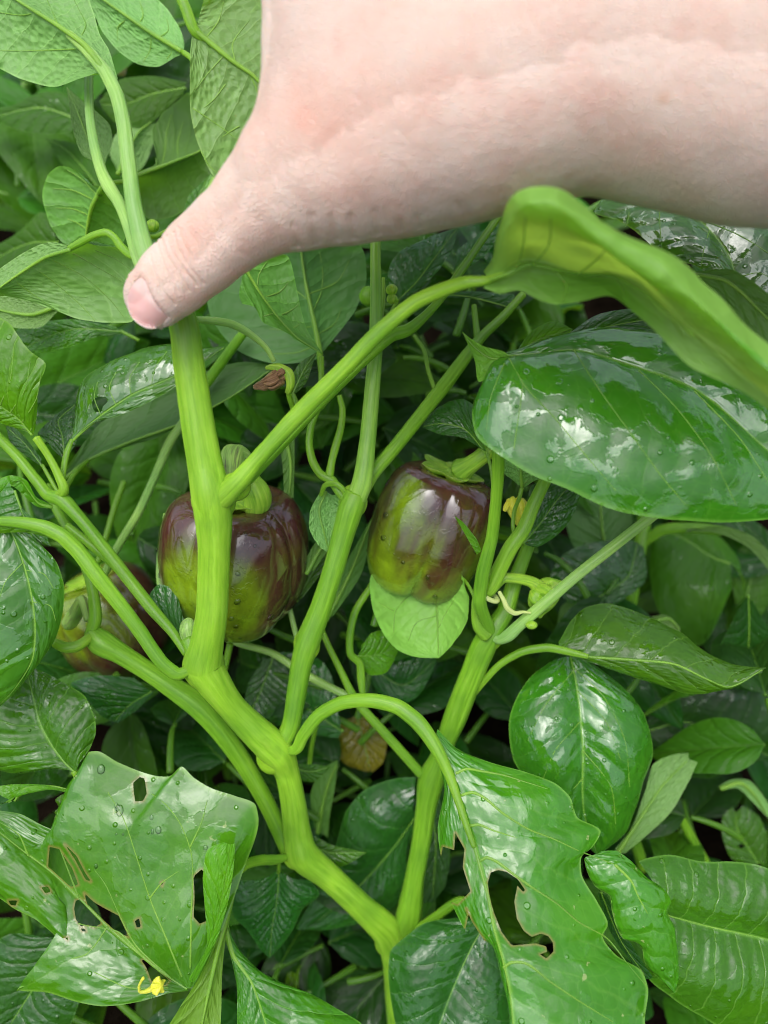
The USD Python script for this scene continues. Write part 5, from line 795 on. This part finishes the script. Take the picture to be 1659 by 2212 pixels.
CH = [ # chains of px, py, depth, radius px
 '338,640,22.0,68 374,604,21.8,77 436,550,21.6,83 500,495,21.3,89 560,448,21.0,104 640,402,20.6,130 730,355,20.2,160 830,300,19.9,190 1010,210,19.2,243 1300,112,18.6,284 1659,142,17.8,326 2100,160,17.4,345 2500,170,17.2,345',
 '1010,185,19.3,205 820,50,19.9,182 705,-130,20.5,112', '700,-130,20.5,112 712,110,20.6,122 690,330,20.8,122', '860,265,20.0,182 800,60,20.2,165',
 '1000,110,19.6,190 800,-240,20.5,115', '1050,90,19.7,190 905,-300,20.5,113', '1100,90,19.7,180 1010,-320,20.5,105',
 '705,-130,20.6,105 720,-60,23.6,82 690,110,26.4,72 680,230,27,62', '800,-240,20.6,105 820,-120,24.4,84 770,60,27.3,74 730,190,27.2,62', '905,-300,20.6,100 920,-170,24.4,80 870,20,27.3,70 830,150,27.2,60', '1010,-320,20.6,92 1030,-200,24,72 990,-40,26.4,64 950,70,26.6,54']
caps = []
for ch in CH:
    q = Q(ch); w = W(q[:, 0], q[:, 1], q[:, 2]); r = q[:, 3] * q[:, 2] / 100 / FPX
    caps.append([(w[i], w[i + 1], r[i], r[i + 1]) for i in range(len(w) - 1)])
allp = np.array([p for ch in caps for c in ch for p in c[:2]]); h = .0014
lo = allp.min(0) - .03; hi = allp.max(0) + .03
frame = np.array([RIGHT, UP, FWD]).T
pc = (allp - CAM) @ frame; lo = pc.min(0) - .034; hi = pc.max(0) + .034; hi[0] = min(hi[0], .20)
ax_ = [np.arange(lo[k], hi[k], h) for k in range(3)]; G = np.stack(np.meshgrid(*ax_, indexing='ij'), -1).astype(np.float32); D = np.full(G.shape[:3], 1.0, np.float32)
def blend(o, dd, k):
    hh = np.maximum(k - np.abs(o - dd), 0) / k; return np.minimum(o, dd) - hh * hh * k * .25
for chn in caps:
    Dc = np.full(D.shape, 1.0, np.float32)
    for a, b, ra, rb in chn:
        a = ((a - CAM) @ frame).astype(np.float32); b = ((b - CAM) @ frame).astype(np.float32); m = max(ra, rb) + .022
        sl = tuple(slice(max(0, int((min(a[k], b[k]) - m - lo[k]) / h)), max(0, int((max(a[k], b[k]) + m - lo[k]) / h) + 1)) for k in range(3))
        g = G[sl]; ab = b - a; t = np.clip(((g - a) @ ab) / (ab @ ab), 0, 1); dd = np.linalg.norm(g - a - t[..., None] * ab, axis=-1) - (ra + t * (rb - ra)).astype(np.float32)
        Dc[sl] = blend(Dc[sl], dd, .0012)
    D = blend(D, Dc, .016)
hv, hf = surface_nets(D, lo, h); hm = trimesh.Trimesh(CAM + hv @ frame.T, hf, process=True)
hm = max(hm.split(only_watertight=False), key=lambda t: len(t.faces)) if hm.body_count > 1 else hm
trimesh.smoothing.filter_taubin(hm, iterations=40)
if hm.volume < 0: hm.invert()
# finer mesh over the thumb, for the nail bed and the creases
x, y, d_ = P(hm.vertices); fx = x[hm.faces].mean(1); fy = y[hm.faces].mean(1); sel = (fx > 230) & (fx < 1180) & (fy > 60) & (fy < 760) & (hm.face_normals @ -FWD > -.2)
hv2, hf2 = trimesh.remesh.subdivide(hm.vertices, hm.faces, np.nonzero(sel)[0]); hm = trimesh.Trimesh(hv2, hf2, process=True)
x, y, d_ = P(hm.vertices); fx = x[hm.faces].mean(1); fy = y[hm.faces].mean(1); sel = (fx > 255) & (fx < 640) & (fy > 340) & (fy < 720) & (hm.face_normals @ -FWD > 0)
hv2, hf2 = trimesh.remesh.subdivide(hm.vertices, hm.faces, np.nonzero(sel)[0]); hm = trimesh.Trimesh(hv2, hf2, process=True)
nv_ = hm.vertex_normals.copy(); x, y, d_ = P(hm.vertices); front = nv_ @ -FWD > 0
def seg_dist(q, x, y):
    best = np.full(x.shape, 1e9)
    for (x0, y0), (x1, y1) in zip(q[:-1, :2], q[1:, :2]):
        dx, dy = x1 - x0, y1 - y0; t = np.clip(((x - x0) * dx + (y - y0) * dy) / (dx * dx + dy * dy), 0, 1); best = np.minimum(best, np.hypot(x - x0 - t * dx, y - y0 - t * dy))
    return best
off = np.zeros(len(x)); redden = np.zeros(len(x))
for s, dep, wd in (('430,340 460,440 560,610 640,730', .45, 3), ('470,330 500,430 590,570 690,690', .5, 2.6), ('520,300 540,400 640,560 740,680', .45, 3), ('400,370 430,480 500,640 560,740', .4, 2.6), ('560,270 590,380 680,520', .35, 3),
                   ('620,250 660,330 700,400', .15, 6), ('1120,540 1090,500 1000,440', .15, 6), ('350,470 380,600 450,740 530,830', .35, 2.6), ('490,320 520,430 600,570 680,660', .3, 2), ('420,355 450,460 540,630 610,740', .3, 2)):
    q = spline(Q(s, 'z4'), 30); off -= front * dep * .001 * np.exp(-(seg_dist(q, x, y) / wd) ** 2)
for s in ('690,545 680,510 672,470', '735,535 722,500 716,470', '770,532 762,500 758,470', '820,525 812,490 808,460', '870,515 860,480', '910,500 900,470', '650,550 640,520 632,490', '1010,468 990,440'):
    q = spline(Q(s), 20); off -= front * .0004 * np.exp(-(seg_dist(q, x, y) / 8) ** 2) * (.4 + 1.2 * meshkit.noise(hm.vertices * 300, 4))
nailpoly = '290,628 245,660 208,715 186,775 190,850 212,910 262,965 330,1000 390,1000 420,985 482,915 430,860 380,790 345,720 320,660'
nq = Q(nailpoly, 'z4'); cl = np.vstack([nq, nq[:1]]); nd = seg_dist(cl, x, y); inn = pip(nq[:, :2], x, y)
off += front * .0006 * np.exp(-(np.where(inn, 0, nd) / 10 - 1.0) ** 2) * (x - .4 * y > 40) * (~inn) - front * inn * .0005
off += front * .0007 * (meshkit.fbm(hm.vertices * 110, 3, 5) - .5)
hm = trimesh.Trimesh(hm.vertices + nv_ * off[:, None], hm.faces, process=False)
pink = .55 * np.exp(-((x - 700) / 190) ** 2 - ((y - 250) / 110) ** 2) + .5 * np.exp(-((x - 300) / 40) ** 2 - ((y - 600) / 30) ** 2) + .3 * np.exp(-((x - 430) / 70) ** 2 - ((y - 530) / 60) ** 2)
pink = np.clip(pink * (.5 + 1.0 * meshkit.fbm(hm.vertices * 160, 3, 8)), 0, 1)[:, None] * front[:, None]
tint = np.array([1.0, 1.0, 1.0]) * (1 - pink) + np.array([1.0, .74, .68]) * pink
PE = thing('person', 'bare pale forearm and hand reaching in, thumb pressing the thick stem', 'person', CAM + np.array([.12, -.05, -.12]))
hp = obj('hand_and_forearm', hm, 'skin', PE, color=tint)
# thumbnail: a curved plate laid on the thumb
inter = LinearNDInterpolator(np.c_[x[front & (x < 460) & (y > 500)], y[front & (x < 460) & (y > 500)]], d_[front & (x < 460) & (y > 500)])
bd = spline(np.vstack([nq, nq[:1]]), 97)[:-1]; cen = bd[:, :2].mean(0); ring = []; m_ = 14
for i in range(m_ + 1): ring.append(cen + (bd[:, :2] - cen) * (i / m_))
gp_ = np.concatenate(ring); dz = inter(gp_); dz = np.where(np.isnan(dz), np.nanmean(dz), dz); tt = np.repeat(np.linspace(0, 1, m_ + 1), 96)
fit = np.c_[np.ones(len(gp_)), gp_ - cen, (gp_ - cen) ** 2, (gp_[:, 0] - cen[0]) * (gp_[:, 1] - cen[1])]; co, *_ = np.linalg.lstsq(fit, dz, rcond=None); dz = .75 * (fit @ co) + .25 * dz
nvz = W(gp_[:, 0], gp_[:, 1], dz - .055 + .05 * tt ** 6)
i, j = np.meshgrid(np.arange(m_), np.arange(96), indexing='ij'); a = (i * 96 + j).ravel(); b = (i * 96 + (j + 1) % 96).ravel(); nf = np.vstack([np.stack([a, b, b + 96], 1), np.stack([a, b + 96, a + 96], 1)])
back = nvz + FWD * .0007; nf_ = nf if np.cross(nvz[nf[0, 1]] - nvz[nf[0, 0]], nvz[nf[0, 2]] - nvz[nf[0, 0]]) @ -FWD > 0 else nf[:, ::-1]
al = ((gp_ - Q('330,640', 'z4')[0, :2]) @ np.array([-.66, .75])); al = (al - al.min()) / (al.max() - al.min())
base = np.array([.70, .37, .33]); lun = np.array([.70, .47, .41]); tipc = np.array([.74, .58, .46])
nc = base + (lun - base) * sm(.42, .30, al)[:, None] + (tipc - base) * (sm(.93, .97, tt) * sm(.5, .8, al))[:, None]
obj('thumbnail', (np.vstack([nvz, back]), np.vstack([nf_, nf_[:, ::-1] + len(nvz)])), 'nail', hp, color=np.vstack([nc, nc]))
